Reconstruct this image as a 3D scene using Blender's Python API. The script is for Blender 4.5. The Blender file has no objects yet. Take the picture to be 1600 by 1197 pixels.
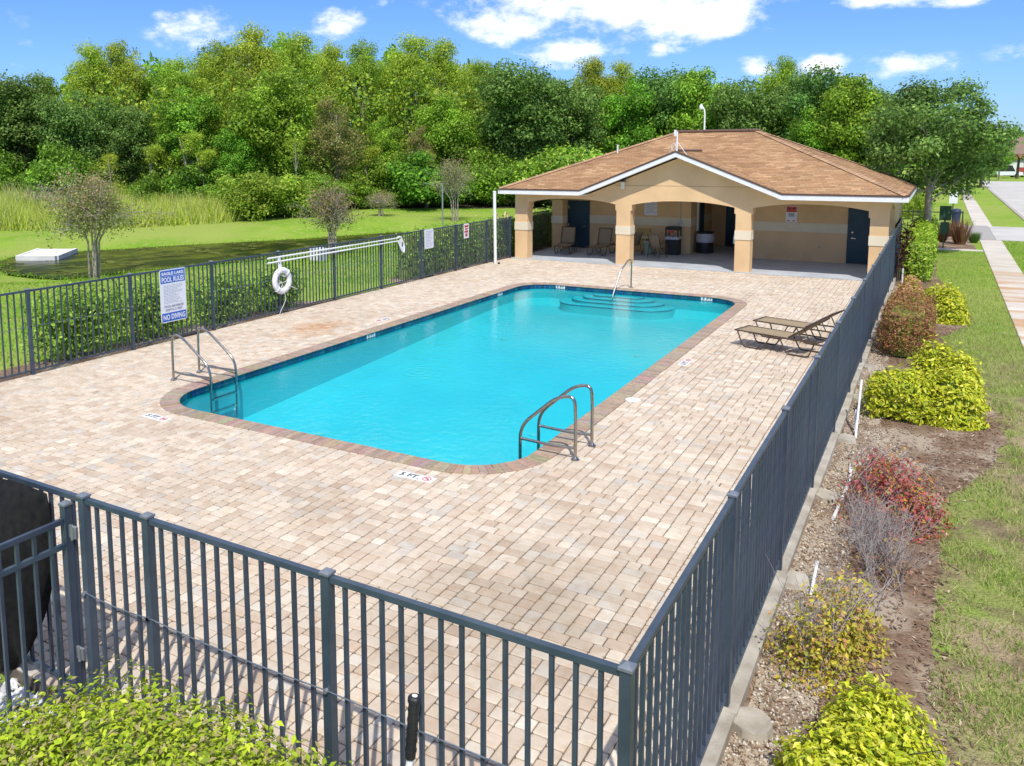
import bpy, math, random
import numpy as np
from mathutils import Vector, Matrix

SC = bpy.context.scene
COL = SC.collection
R = math.radians

# ------------------------------------------------------------------ camera
CAM = np.array([1.231, -3.852, 4.3])
_yaw, _pitch, _roll = R(-30.56), R(7.01), R(0.32)
FPX, PPX, PPY = 1303.4, 699.7, 400.6
_f = np.array([math.sin(_yaw)*math.cos(_pitch), math.cos(_yaw)*math.cos(_pitch), -math.sin(_pitch)])
_r = np.array([math.cos(_yaw), -math.sin(_yaw), 0.0])
_d = np.cross(_f, _r)
_rr = math.cos(_roll)*_r + math.sin(_roll)*_d
_dd = -math.sin(_roll)*_r + math.cos(_roll)*_d
cam_d = bpy.data.cameras.new('camera')
cam_o = bpy.data.objects.new('camera', cam_d)
COL.objects.link(cam_o)
m = Matrix.Identity(4)
for i in range(3):
    m[i][0], m[i][1], m[i][2], m[i][3] = _rr[i], -_dd[i], -_f[i], CAM[i]
cam_o.matrix_world = m
cam_d.sensor_width = 36.0
cam_d.lens = 36.0*FPX/1600
cam_d.shift_x = (800-PPX)/1600
cam_d.shift_y = -(598.5-PPY)/1600
cam_d.clip_start = 0.05
cam_d.clip_end = 4000
SC.camera = cam_o


def ray(px, py):
    return ((px-PPX)/FPX)*_rr + ((py-PPY)/FPX)*_dd + _f


def ground_at(px, py, z=0.0):
    d = ray(px, py)
    return CAM + d*((z-CAM[2])/d[2])


def column_at(px, dist):
    """ground position in the direction of photograph column px, dist metres away"""
    d = ray(px, 250)
    h = math.hypot(d[0], d[1])
    return CAM[0]+d[0]/h*dist, CAM[1]+d[1]/h*dist


def height_for(px, py, dist):
    d = ray(px, py)
    return CAM[2] + d[2]*dist/math.hypot(d[0], d[1])


# ------------------------------------------------------------------ light
SUN = Vector((0.37, -0.58, 1.0)).normalized()
EL = math.asin(SUN.z)
AZ = math.atan2(SUN.x, SUN.y)
sun_d = bpy.data.lights.new('sun', 'SUN')
sun_d.energy = 3.35
sun_d.angle = R(0.53)
sun_d.color = (1.0, 0.955, 0.88)
sun_o = bpy.data.objects.new('sun', sun_d)
COL.objects.link(sun_o)
sun_o.rotation_euler = SUN.to_track_quat('Z', 'Y').to_euler()
sun_o.location = (0, 0, 60)

world = bpy.data.worlds.new('World')
SC.world = world
world.use_nodes = True


def build_world():
    nt = world.node_tree
    N = nt.nodes
    L = nt.links
    N.clear()
    out = N.new('ShaderNodeOutputWorld')
    bg = N.new('ShaderNodeBackground')
    bg.inputs['Strength'].default_value = 0.15
    L.new(bg.outputs[0], out.inputs[0])
    sky = N.new('ShaderNodeTexSky')
    sky.sky_type = 'NISHITA'
    sky.sun_disc = False
    sky.sun_elevation = EL
    sky.sun_rotation = AZ
    sky.altitude = 0
    sky.air_density = 1.0
    sky.dust_density = 0.35
    sky.ozone_density = 3.5
    tc = N.new('ShaderNodeTexCoord')
    nz = N.new('ShaderNodeTexNoise')
    nz.inputs['Scale'].default_value = 13
    nz.inputs['Detail'].default_value = 9
    nz.inputs['Roughness'].default_value = 0.64
    mp = N.new('ShaderNodeMapping')
    mp.inputs['Scale'].default_value = (1, 1, 1.9)
    L.new(tc.outputs['Generated'], mp.inputs[0])
    L.new(mp.outputs[0], nz.inputs[0])
    # cumulus banks: (px, py, half width, half height) of each cloud in the sky
    clouds = [(300, 38, 56, 34, .88), (520, 40, 46, 32, .76), (960, 8, 225, 46, 1.0), (1095, 28, 95, 38, 1.0), (885, 82, 80, 25, 1.0), (815, 36, 105, 42, .78),
              (1030, 76, 24, 14, .6), (1180, 102, 26, 15, .8), (1288, 99, 36, 20, .9), (1412, 100, 54, 25, .95),
              (1400, -4, 90, 12, .7), (1130, 44, 40, 18, .9), (1500, 0, 50, 9, .6),
              (560, 5, 80, 12, .35), (1790, 50, 120, 40, .9), (-120, 60, 110, 40, .8)]
    acc = None
    for cx, cy, w, h, s in clouds:
        c = Vector(ray(cx, cy)).normalized()
        wr, hr = w/FPX, h/FPX
        sub = N.new('ShaderNodeVectorMath')
        sub.operation = 'SUBTRACT'
        L.new(tc.outputs['Generated'], sub.inputs[0])
        sub.inputs[1].default_value = c
        sc_ = N.new('ShaderNodeVectorMath')
        sc_.operation = 'MULTIPLY'
        L.new(sub.outputs[0], sc_.inputs[0])
        sc_.inputs[1].default_value = (1/wr, 1/wr, 1/hr)
        ln = N.new('ShaderNodeVectorMath')
        ln.operation = 'LENGTH'
        L.new(sc_.outputs[0], ln.inputs[0])
        mr = N.new('ShaderNodeMapRange')
        mr.inputs[1].default_value = 0.0
        mr.inputs[2].default_value = 1.5
        mr.inputs[3].default_value = s
        mr.inputs[4].default_value = 0.0
        L.new(ln.outputs['Value'], mr.inputs[0])
        if acc is None:
            acc = mr.outputs[0]
        else:
            mx = N.new('ShaderNodeMath')
            mx.operation = 'MAXIMUM'
            L.new(acc, mx.inputs[0])
            L.new(mr.outputs[0], mx.inputs[1])
            acc = mx.outputs[0]
    # unseen cumulus over the rest of the dome, cover raised for neutral fill light
    sep = N.new('ShaderNodeSeparateXYZ')
    L.new(tc.outputs['Generated'], sep.inputs[0])
    n2 = N.new('ShaderNodeTexNoise')
    n2.inputs['Scale'].default_value = 3.2
    n2.inputs['Detail'].default_value = 3
    L.new(tc.outputs['Generated'], n2.inputs[0])
    m2 = N.new('ShaderNodeMapRange')
    m2.inputs[1].default_value = .40
    m2.inputs[2].default_value = .62
    L.new(n2.outputs[0], m2.inputs[0])
    el = N.new('ShaderNodeMapRange')
    el.inputs[1].default_value = .26
    el.inputs[2].default_value = .4
    L.new(sep.outputs['Z'], el.inputs[0])
    mu = N.new('ShaderNodeMath')
    mu.operation = 'MULTIPLY'
    L.new(m2.outputs[0], mu.inputs[0])
    L.new(el.outputs[0], mu.inputs[1])
    mx = N.new('ShaderNodeMath')
    mx.operation = 'MAXIMUM'
    L.new(acc, mx.inputs[0])
    L.new(mu.outputs[0], mx.inputs[1])
    # density = blob + (noise - .5)*k
    ns = N.new('ShaderNodeMath')
    ns.operation = 'MULTIPLY_ADD'
    L.new(nz.outputs[0], ns.inputs[0])
    ns.inputs[1].default_value = 2.4
    ns.inputs[2].default_value = -1.17
    ad = N.new('ShaderNodeMath')
    ad.operation = 'ADD'
    L.new(ns.outputs[0], ad.inputs[0])
    L.new(mx.outputs[0], ad.inputs[1])
    dn = N.new('ShaderNodeMapRange')
    dn.interpolation_type = 'SMOOTHSTEP'
    dn.inputs[1].default_value = .30
    dn.inputs[2].default_value = .92
    L.new(ad.outputs[0], dn.inputs[0])
    # no cloud where there is no blob at all
    gt = N.new('ShaderNodeMapRange')
    gt.inputs[1].default_value = .02
    gt.inputs[2].default_value = .25
    L.new(mx.outputs[0], gt.inputs[0])
    fm = N.new('ShaderNodeMath')
    fm.operation = 'MULTIPLY'
    L.new(dn.outputs[0], fm.inputs[0])
    L.new(gt.outputs[0], fm.inputs[1])
    cc = N.new('ShaderNodeMixRGB')
    cc.inputs[1].default_value = (5.4, 5.7, 6.3, 1)
    cc.inputs[2].default_value = (6.6, 6.6, 6.7, 1)
    L.new(nz.outputs[0], cc.inputs[0])
    mix = N.new('ShaderNodeMixRGB')
    L.new(fm.outputs[0], mix.inputs[0])
    tint = N.new('ShaderNodeMixRGB')
    tint.blend_type = 'MULTIPLY'
    tint.inputs[0].default_value = 1
    tint.inputs[2].default_value = (0.36, 0.52, 0.82, 1)
    L.new(sky.outputs[0], tint.inputs[1])
    L.new(tint.outputs[0], mix.inputs[1])
    L.new(cc.outputs[0], mix.inputs[2])
    L.new(mix.outputs[0], bg.inputs[0])


build_world()
SC.view_settings.view_transform = 'Standard'
SC.view_settings.look = 'None'
SC.view_settings.exposure = 0.45
SC.view_settings.gamma = 1.0
SC.view_settings.use_curve_mapping = False
SC.render.engine = 'CYCLES'
SC.cycles.use_denoising = True
SC.cycles.max_bounces = 8
SC.cycles.diffuse_bounces = 6
SC.cycles.glossy_bounces = 3
SC.cycles.transmission_bounces = 4
SC.cycles.transparent_max_bounces = 10
SC.cycles.caustics_reflective = False
SC.cycles.caustics_refractive = False
SC.cycles.use_adaptive_sampling = True
SC.cycles.adaptive_threshold = 0.015

rnd = random.Random(7)
rng = np.random.default_rng(11)


# ------------------------------------------------------------------ mesh helpers
class MB:
    """collects faces for one mesh (world coordinates)"""
    def __init__(s):
        s.v, s.f, s.c, s.smooth = [], [], [], False
        s.col = None

    def add(s, vs, fs):
        n = len(s.v)
        s.v.extend([tuple(map(float, q)) for q in vs])
        if s.col is not None:
            s.c.extend([s.col]*len(vs))
        s.f.extend([tuple(i+n for i in q) for q in fs])
        return s

    def quad(s, *p):
        return s.add(p, [tuple(range(len(p)))])

    def box(s, x0, x1, y0, y1, z0, z1):
        return s.add([(x0, y0, z0), (x1, y0, z0), (x1, y1, z0), (x0, y1, z0), (x0, y0, z1), (x1, y0, z1), (x1, y1, z1), (x0, y1, z1)],
                     [(3, 2, 1, 0), (4, 5, 6, 7), (0, 1, 5, 4), (1, 2, 6, 5), (2, 3, 7, 6), (3, 0, 4, 7)])

    def bbox(s, x0, x1, y0, y1, z0, z1, b=.006):
        """box with its top edges chamfered"""
        return s.add([(x0, y0, z0), (x1, y0, z0), (x1, y1, z0), (x0, y1, z0),
                      (x0, y0, z1-b), (x1, y0, z1-b), (x1, y1, z1-b), (x0, y1, z1-b),
                      (x0+b, y0+b, z1), (x1-b, y0+b, z1), (x1-b, y1-b, z1), (x0+b, y1-b, z1)],
                     [(0, 1, 5, 4), (1, 2, 6, 5), (2, 3, 7, 6), (3, 0, 4, 7),
                      (4, 5, 9, 8), (5, 6, 10, 9), (6, 7, 11, 10), (7, 4, 8, 11), (8, 9, 10, 11), (3, 2, 1, 0)])

    def prism(s, poly, z0, z1):
        n = len(poly)
        vs = [(x, y, z0) for x, y in poly]+[(x, y, z1) for x, y in poly]
        fs = [tuple(range(n-1, -1, -1)), tuple(range(n, 2*n))]+[(i, (i+1) % n, n+(i+1) % n, n+i) for i in range(n)]
        return s.add(vs, fs)

    def bar(s, a, b, w, h=None, up=(0, 0, 1)):
        """square bar from a to b, w across and h along up"""
        h = h or w
        a, b = Vector(a), Vector(b)
        d = (b-a).normalized()
        u = Vector(up)
        if abs(d.dot(u)) > .99:
            u = Vector((1, 0, 0))
        x = d.cross(u).normalized()*(w/2)
        y = x.cross(d).normalized()*(h/2)
        vs = [a-x-y, a+x-y, a+x+y, a-x+y, b-x-y, b+x-y, b+x+y, b-x+y]
        return s.add(vs, [(3, 2, 1, 0), (4, 5, 6, 7), (0, 1, 5, 4), (1, 2, 6, 5), (2, 3, 7, 6), (3, 0, 4, 7)])

    def tube(s, path, r, n=8, cap=True):
        P = [Vector(p) for p in path]
        k = len(P)
        rs = r if isinstance(r, (list, tuple)) else [r]*k
        d0 = (P[1]-P[0]).normalized()
        ref = Vector((0, 0, 1)) if abs(d0.z) < .9 else Vector((1, 0, 0))
        x = d0.cross(ref).normalized()
        vs = []
        for i, p in enumerate(P):
            d = (P[min(i+1, k-1)]-P[max(i-1, 0)]).normalized()
            x = (x-d*x.dot(d)).normalized()
            y = d.cross(x)
            for j in range(n):
                a = 2*math.pi*j/n
                vs.append(p+(x*math.cos(a)+y*math.sin(a))*rs[i])
        fs = [(i*n+j, i*n+(j+1) % n, (i+1)*n+(j+1) % n, (i+1)*n+j) for i in range(k-1) for j in range(n)]
        if cap:
            fs += [tuple(range(n-1, -1, -1)), tuple((k-1)*n+j for j in range(n))]
        return s.add(vs, fs)

    def lathe(s, prof, c=(0, 0, 0), n=20):
        vs, k = [], len(prof)
        for r_, z in prof:
            for j in range(n):
                a = 2*math.pi*j/n
                vs.append((c[0]+r_*math.cos(a), c[1]+r_*math.sin(a), c[2]+z))
        fs = [(i*n+j, i*n+(j+1) % n, (i+1)*n+(j+1) % n, (i+1)*n+j) for i in range(k-1) for j in range(n)]
        if prof[0][0] > 1e-4:
            fs.append(tuple(range(n-1, -1, -1)))
        if prof[-1][0] > 1e-4:
            fs.append(tuple((k-1)*n+j for j in range(n)))
        return s.add(vs, fs)


def new_mesh(name, mb, origin=(0, 0, 0)):
    me = bpy.data.meshes.new(name)
    o = origin
    me.from_pydata([(x-o[0], y-o[1], z-o[2]) for x, y, z in mb.v], [], mb.f)
    if mb.c:
        at = me.attributes.new('col', 'FLOAT_COLOR', 'POINT')
        at.data.foreach_set('color', np.array([(*c, 1.0) for c in mb.c], dtype=np.float32).ravel())
    if mb.smooth:
        me.polygons.foreach_set('use_smooth', [True]*len(me.polygons))
    me.update()
    return me


def np_mesh(name, V, F, cols=None, smooth=False):
    """V (n,3), F (m,k) arrays"""
    me = bpy.data.meshes.new(name)
    me.vertices.add(len(V))
    me.vertices.foreach_set('co', np.asarray(V, dtype=np.float32).ravel())
    k = F.shape[1]
    me.loops.add(F.size)
    me.loops.foreach_set('vertex_index', F.astype(np.int32).ravel())
    me.polygons.add(len(F))
    me.polygons.foreach_set('loop_start', np.arange(0, F.size, k, dtype=np.int32))
    try:
        me.polygons.foreach_set('loop_total', np.full(len(F), k, dtype=np.int32))
    except Exception:
        pass
    if cols is not None:
        at = me.attributes.new('col', 'FLOAT_COLOR', 'POINT')
        c = np.ones((len(V), 4), dtype=np.float32)
        c[:, :3] = cols
        at.data.foreach_set('color', c.ravel())
    me.update()
    me.validate()
    return me


def origin_of(o):
    p = Vector((0, 0, 0))
    while o is not None:
        p += o.location
        o = o.parent
    return p


def obj(name, mesh, mat, parent=None, kind=None):
    """mesh: MB in world coordinates or a ready mesh in the parent's coordinates"""
    if isinstance(mesh, MB):
        mesh = new_mesh(name, mesh, origin_of(parent) if parent else (0, 0, 0))
    if mat is not None and not mesh.materials:
        mesh.materials.append(mat)
    o = bpy.data.objects.new(name, mesh)
    COL.objects.link(o)
    if parent is not None:
        o.parent = parent
    if kind:
        o['kind'] = kind
    return o


def tag(o, label, cat, group=None):
    o['label'] = label
    o['category'] = cat
    if group:
        o['group'] = group
    return o


def thing(name, loc, label, cat, group=None, rz=0.0):
    o = bpy.data.objects.new(name, None)
    o.empty_display_size = .2
    COL.objects.link(o)
    o.location = loc
    o.rotation_euler = (0, 0, rz)
    return tag(o, label, cat, group)


def copy_tree(o, parent=None):
    c = o.copy()
    COL.objects.link(c)
    c.parent = parent
    for ch in list(o.children):
        copy_tree(ch, c)
    return c


def smooth(o, angle=40):
    o.data.polygons.foreach_set('use_smooth', [True]*len(o.data.polygons))
    try:
        o.data.set_sharp_from_angle(angle=R(angle))
    except Exception:
        pass
    return o


def text_mesh(txt, size, extrude=.001, align='CENTER', bold=0.0):
    cu = bpy.data.curves.new('lettering', 'FONT')
    cu.body = txt
    cu.size = size
    cu.extrude = extrude
    cu.offset = bold
    cu.align_x = align
    cu.align_y = 'CENTER'
    cu.resolution_u = 3
    t = bpy.data.objects.new('lettering', cu)
    COL.objects.link(t)
    bpy.context.view_layer.update()
    me = bpy.data.meshes.new_from_object(t.evaluated_get(bpy.context.evaluated_depsgraph_get()))
    bpy.data.objects.remove(t)
    return me


def place_mesh(me, right, up, pos, origin=(0, 0, 0), width=None):
    """orient a flat XY mesh so X->right, Y->up, centred on pos; optional width in metres"""
    r_, u = Vector(right).normalized(), Vector(up).normalized()
    n = r_.cross(u)
    co = np.empty(len(me.vertices)*3, dtype=np.float32)
    me.vertices.foreach_get('co', co)
    co = co.reshape(-1, 3)
    if width:
        w = co[:, 0].max()-co[:, 0].min()
        co[:, 0] *= width/w
    M = np.array([r_, u, n])
    co = co@M + np.array(pos) - np.array(origin)
    me.vertices.foreach_set('co', co.astype(np.float32).ravel())
    me.update()
    return me


# ------------------------------------------------------------------ materials
def pmat(name, c1, c2=None, scale=4.0, rough=.6, metal=0.0, bump=0.0, bscale=60.0, attr=False, spec=.4,
         detail=5, lo=.35, hi=.65, world_pos=False, vary=0.0, transl=0.0, emis=None):
    mt = bpy.data.materials.new(name)
    mt.use_nodes = True
    nt = mt.node_tree
    N, L = nt.nodes, nt.links
    b = N['Principled BSDF']
    b.inputs['Roughness'].default_value = rough
    b.inputs['Metallic'].default_value = metal
    b.inputs['Specular IOR Level'].default_value = spec
    tc = N.new('ShaderNodeTexCoord')
    vec = tc.outputs['Object']
    if world_pos:
        g = N.new('ShaderNodeNewGeometry')
        vec = g.outputs['Position']
    if attr:
        a = N.new('ShaderNodeAttribute')
        a.attribute_name = 'col'
        base = a.outputs['Color']
    else:
        rgb = N.new('ShaderNodeRGB')
        rgb.outputs[0].default_value = (*c1, 1)
        base = rgb.outputs[0]
    if c2 is not None:
        nz = N.new('ShaderNodeTexNoise')
        nz.inputs['Scale'].default_value = scale
        nz.inputs['Detail'].default_value = detail
        L.new(vec, nz.inputs[0])
        mr = N.new('ShaderNodeMapRange')
        mr.inputs[1].default_value = lo
        mr.inputs[2].default_value = hi
        L.new(nz.outputs[0], mr.inputs[0])
        mx = N.new('ShaderNodeMixRGB')
        L.new(mr.outputs[0], mx.inputs[0])
        L.new(base, mx.inputs[1])
        if attr:
            mm = N.new('ShaderNodeMixRGB')
            mm.blend_type = 'MULTIPLY'
            mm.inputs[0].default_value = 1
            mm.inputs[2].default_value = (*c2, 1)
            L.new(base, mm.inputs[1])
            L.new(mm.outputs[0], mx.inputs[2])
        else:
            mx.inputs[2].default_value = (*c2, 1)
        base = mx.outputs[0]
    if vary:
        oi = N.new('ShaderNodeObjectInfo')
        hs = N.new('ShaderNodeHueSaturation')
        m1 = N.new('ShaderNodeMapRange')
        m1.inputs[3].default_value = .5-vary*.06
        m1.inputs[4].default_value = .5+vary*.06
        L.new(oi.outputs['Random'], m1.inputs[0])
        L.new(m1.outputs[0], hs.inputs['Hue'])
        m3 = N.new('ShaderNodeMath')
        m3.operation = 'FRACT'
        m4 = N.new('ShaderNodeMath')
        m4.operation = 'MULTIPLY'
        m4.inputs[1].default_value = 7.31
        L.new(oi.outputs['Random'], m4.inputs[0])
        L.new(m4.outputs[0], m3.inputs[0])
        m2 = N.new('ShaderNodeMapRange')
        m2.inputs[3].default_value = 1-vary*.5
        m2.inputs[4].default_value = 1+vary*.5
        L.new(m3.outputs[0], m2.inputs[0])
        L.new(m2.outputs[0], hs.inputs['Value'])
        L.new(base, hs.inputs['Color'])
        base = hs.outputs[0]
    L.new(base, b.inputs['Base Color'])
    if bump:
        bn = N.new('ShaderNodeTexNoise')
        bn.inputs['Scale'].default_value = bscale
        bn.inputs['Detail'].default_value = 4
        L.new(vec, bn.inputs[0])
        bp = N.new('ShaderNodeBump')
        bp.inputs['Strength'].default_value = bump
        bp.inputs['Distance'].default_value = .02
        L.new(bn.outputs[0], bp.inputs['Height'])
        L.new(bp.outputs[0], b.inputs['Normal'])
    if transl:
        tr = N.new('ShaderNodeBsdfTranslucent')
        L.new(base, tr.inputs[0])
        ms = N.new('ShaderNodeMixShader')
        ms.inputs[0].default_value = transl
        L.new(b.outputs[0], ms.inputs[1])
        L.new(tr.outputs[0], ms.inputs[2])
        L.new(ms.outputs[0], N['Material Output'].inputs[0])
    return mt


M = {}
M['fence'] = pmat('fence_paint', (.036, .055, .080), (.056, .078, .106), 5, .38, 0, spec=.5, bump=.03, bscale=200, vary=.22)
M['steel'] = pmat('stainless_steel', (.46, .43, .39), (.36, .335, .30), 20, .2, 1.0)
M['stucco'] = pmat('tan_stucco', (.79, .545, .295), (.69, .47, .25), 1.1, .9, bump=.5, bscale=90, spec=.2)
M['band'] = pmat('cream_stucco', (.78, .69, .50), (.72, .63, .46), 2, .9, bump=.4, bscale=90, spec=.2)
M['white'] = pmat('white_paint', (.82, .82, .80), (.76, .76, .74), 6, .5)
M['drip'] = pmat('brown_drip_edge', (.10, .055, .04), (.13, .075, .05), 6, .5)
M['door'] = pmat('blue_door_paint', (.014, .045, .07), (.020, .054, .082), 3, .45)
M['porch'] = pmat('grey_floor_paint', (.47, .50, .53), (.38, .41, .44), 1.4, .7, bump=.1, bscale=60)
M['ceiling'] = pmat('soffit_paint', (.80, .76, .68), (.76, .72, .64), 3, .9)
M['shingle'] = pmat('roof_shingle', None, (.84, .82, .82), .8, .95, attr=True, bump=.5, bscale=140, spec=.15, world_pos=True, lo=.4, hi=.62)
M['roofdeck'] = pmat('roof_felt', (.12, .075, .05), (.1, .06, .04), 6, .95)
M['black'] = pmat('black_plastic', (.018, .018, .02), (.026, .026, .028), 8, .45)
M['blackcloth'] = pmat('black_mesh_cloth', (.010, .010, .011), (.018, .017, .016), 14, .55, bump=.3, bscale=300, spec=.1)
# woven cloth lets some light through
_nt = M['blackcloth'].node_tree
_ms = _nt.nodes.new('ShaderNodeMixShader')
_tr = _nt.nodes.new('ShaderNodeBsdfTransparent')
_ms.inputs[0].default_value = .07
_nt.links.new(_nt.nodes['Principled BSDF'].outputs[0], _ms.inputs[1])
_nt.links.new(_tr.outputs[0], _ms.inputs[2])
_nt.links.new(_ms.outputs[0], _nt.nodes['Material Output'].inputs[0])
M['sling'] = pmat('tan_sling', (.33, .25, .15), (.28, .21, .125), 30, .8, bump=.25, bscale=400)
M['bronze'] = pmat('bronze_tube', (.085, .055, .035), (.11, .07, .045), 12, .4, .3)
M['signwhite'] = pmat('sign_white', (.78, .79, .82), (.74, .75, .78), 5, .4)
M['signblue'] = pmat('sign_blue', (.03, .13, .50), (.025, .11, .45), 6, .4)
M['signred'] = pmat('sign_red', (.55, .07, .06), (.5, .06, .05), 6, .4)
M['ink'] = pmat('ink_black', (.02, .02, .025), (.03, .03, .035), 6, .5)
M['inkgrey'] = pmat('ink_grey', (.34, .36, .42), (.42, .44, .5), 60, .5)
M['concrete'] = pmat('concrete', (.47, .43, .35), (.31, .27, .21), 3.5, .9, bump=.3, bscale=40, world_pos=True)
M['headwall'] = pmat('pale_concrete', (.70, .69, .65), (.60, .59, .55), 1.5, .9, bump=.2, bscale=30)
M['pvc'] = pmat('white_pvc', (.78, .78, .76), (.68, .68, .65), 10, .45)
M['rope'] = pmat('white_rope', (.72, .72, .70), (.6, .6, .58), 60, .8)
M['wire'] = pmat('galvanised_wire', (.20, .24, .28), (.13, .16, .19), 40, .5, .4)
M['galv'] = pmat('galvanised_steel', (.48, .50, .52), (.36, .38, .40), 14, .4, .7)
M['bark'] = pmat('bark', (.16, .125, .09), (.09, .07, .05), 6, .95, bump=.6, bscale=18)
M['palebark'] = pmat('pale_bark', (.42, .37, .30), (.30, .25, .19), 9, .9, bump=.3, bscale=30)
M['twig'] = pmat('grey_twig', (.36, .325, .305), (.27, .235, .215), 20, .9)
M['leaf'] = pmat('leaves', None, (.80, .86, .75), 1.3, .55, attr=True, spec=.22, vary=.30, transl=.44)
M['leafg'] = pmat('shrub_leaves', None, (.85, .9, .8), 6, .45, attr=True, spec=.3, transl=.32)
M['grass'] = pmat('grass_blades', None, (.85, .9, .8), 1.1, .6, attr=True, spec=.2, transl=.3, world_pos=True)
M['stone'] = pmat('loose_stone', None, (.8, .8, .8), 30, .9, attr=True, world_pos=True)
M['mulchchip'] = pmat('mulch_chips', None, (.75, .75, .75), 20, .95, attr=True, world_pos=True)
M['roadm'] = pmat('road_concrete', (.52, .50, .46), (.44, .42, .385), .5, .9, bump=.15, bscale=30, world_pos=True)
M['green'] = pmat('green_sign_paint', (.03, .075, .04), (.04, .09, .05), 8, .5)
M['navy'] = pmat('navy_plastic', (.02, .035, .08), (.03, .045, .09), 8, .5)
M['yellowboard'] = pmat('yellow_plastic', (.55, .36, .10), (.48, .31, .09), 8, .6)
M['tabletop'] = pmat('table_top', (.62, .62, .58), (.55, .55, .52), 8, .4)
M['palegreen'] = pmat('pale_green_plastic', (.26, .33, .24), (.22, .28, .2), 8, .6)
M['glass'] = pmat('lamp_glass', (.75, .72, .6), (.7, .67, .56), 8, .2)
M['bag'] = pmat('bin_bag', (.55, .56, .58), (.42, .43, .45), 18, .35, bump=.6, bscale=25)
M['hoop'] = pmat('cream_hoop', (.62, .50, .26), (.56, .45, .22), 8, .5)
M['tile'] = pmat('blue_tile', (.012, .06, .12), (.02, .10, .18), 3, .12, spec=.6, vary=.8)
M['tilemark'] = pmat('depth_tile', (.76, .76, .74), (.70, .70, .68), 8, .3)
M['nosing'] = pmat('step_nosing', (.05, .24, .34), (.06, .28, .40), 6, .3)
M['plaster'] = pmat('pool_plaster', (.29, .71, .74), (.24, .65, .70), .6, .8, detail=3, world_pos=True)
M['coping'] = pmat('coping_brick', None, (.78, .76, .74), 14, .85, attr=True, bump=.35, bscale=90, world_pos=True)
M['housewall'] = pmat('house_wall', (.62, .55, .46), (.58, .51, .42), 2, .9)
M['houseroof'] = pmat('house_roof', (.24, .17, .13), (.2, .14, .1), 3, .9)
M['carwhite'] = pmat('white_car_paint', (.75, .76, .77), (.72, .73, .74), 4, .25)
M['carred'] = pmat('red_car_paint', (.28, .05, .03), (.25, .04, .025), 4, .25)
M['carglass'] = pmat('car_glass', (.02, .025, .03), (.03, .035, .04), 4, .1)
M['tyre'] = pmat('tyre', (.02, .02, .02), (.03, .03, .03), 8, .9)


def lawn_material():
    mt = bpy.data.materials.new('lawn')
    mt.use_nodes = True
    N, L = mt.node_tree.nodes, mt.node_tree.links
    b = N['Principled BSDF']
    b.inputs['Roughness'].default_value = .95
    b.inputs['Specular IOR Level'].default_value = .1
    g = N.new('ShaderNodeNewGeometry')

    def noise(sc_, det, lo, hi):
        n = N.new('ShaderNodeTexNoise')
        n.inputs['Scale'].default_value = sc_
        n.inputs['Detail'].default_value = det
        L.new(g.outputs['Position'], n.inputs[0])
        r_ = N.new('ShaderNodeMapRange')
        r_.inputs[1].default_value, r_.inputs[2].default_value = lo, hi
        L.new(n.outputs[0], r_.inputs[0])
        return r_.outputs[0], n.outputs[0]

    def mix(fac, a, c):
        x = N.new('ShaderNodeMixRGB')
        L.new(fac, x.inputs[0])
        if isinstance(a, tuple):
            x.inputs[1].default_value = (*a, 1)
        else:
            L.new(a, x.inputs[1])
        x.inputs[2].default_value = (*c, 1)
        return x.outputs[0]
    n1, _ = noise(.35, 4, .4, .62)
    n2, raw = noise(38, 4, .35, .7)
    n3, _ = noise(2.2, 5, .52, .68)
    c = mix(n1, (.22, .39, .035), (.30, .45, .055))
    c = mix(n3, c, (.40, .43, .12))
    n6, _ = noise(.11, 3, .45, .6)
    c = mix(n6, c, (.35, .43, .09))
    # worn, sandy ground between the shrub bed and the sidewalk
    sp = N.new('ShaderNodeSeparateXYZ')
    L.new(g.outputs['Position'], sp.inputs[0])

    def rng_(sock, a, b_):
        r_ = N.new('ShaderNodeMapRange')
        r_.inputs[1].default_value, r_.inputs[2].default_value = a, b_
        L.new(sock, r_.inputs[0])
        return r_.outputs[0]

    def times(a, b_):
        m_ = N.new('ShaderNodeMath')
        m_.operation = 'MULTIPLY'
        L.new(a, m_.inputs[0])
        L.new(b_, m_.inputs[1])
        return m_.outputs[0]
    wear, _ = noise(.9, 6, .44, .58)
    f = times(times(rng_(sp.outputs['X'], 1.0, 1.3), rng_(sp.outputs['X'], 3.1, 2.9)), rng_(sp.outputs['Y'], 19, 13))
    dry = times(rng_(sp.outputs['X'], .0, .3), rng_(sp.outputs['Y'], 30, 16))
    nd, _ = noise(2.6, 4, .2, .5)
    c = mix(times(dry, nd), c, (.30, .33, .10))
    c = mix(times(f, wear), c, (.42, .32, .20))
    n5, _ = noise(1.7, 5, .5, .62)
    c = mix(times(f, n5), c, (.25, .19, .115))
    x = N.new('ShaderNodeMixRGB')
    x.blend_type = 'MULTIPLY'
    L.new(n2, x.inputs[0])
    L.new(c, x.inputs[1])
    x.inputs[2].default_value = (.66, .68, .6, 1)
    L.new(x.outputs[0], b.inputs['Base Color'])
    bp = N.new('ShaderNodeBump')
    bp.inputs['Strength'].default_value = .9
    bp.inputs['Distance'].default_value = .05
    L.new(raw, bp.inputs['Height'])
    L.new(bp.outputs[0], b.inputs['Normal'])
    return mt


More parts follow.
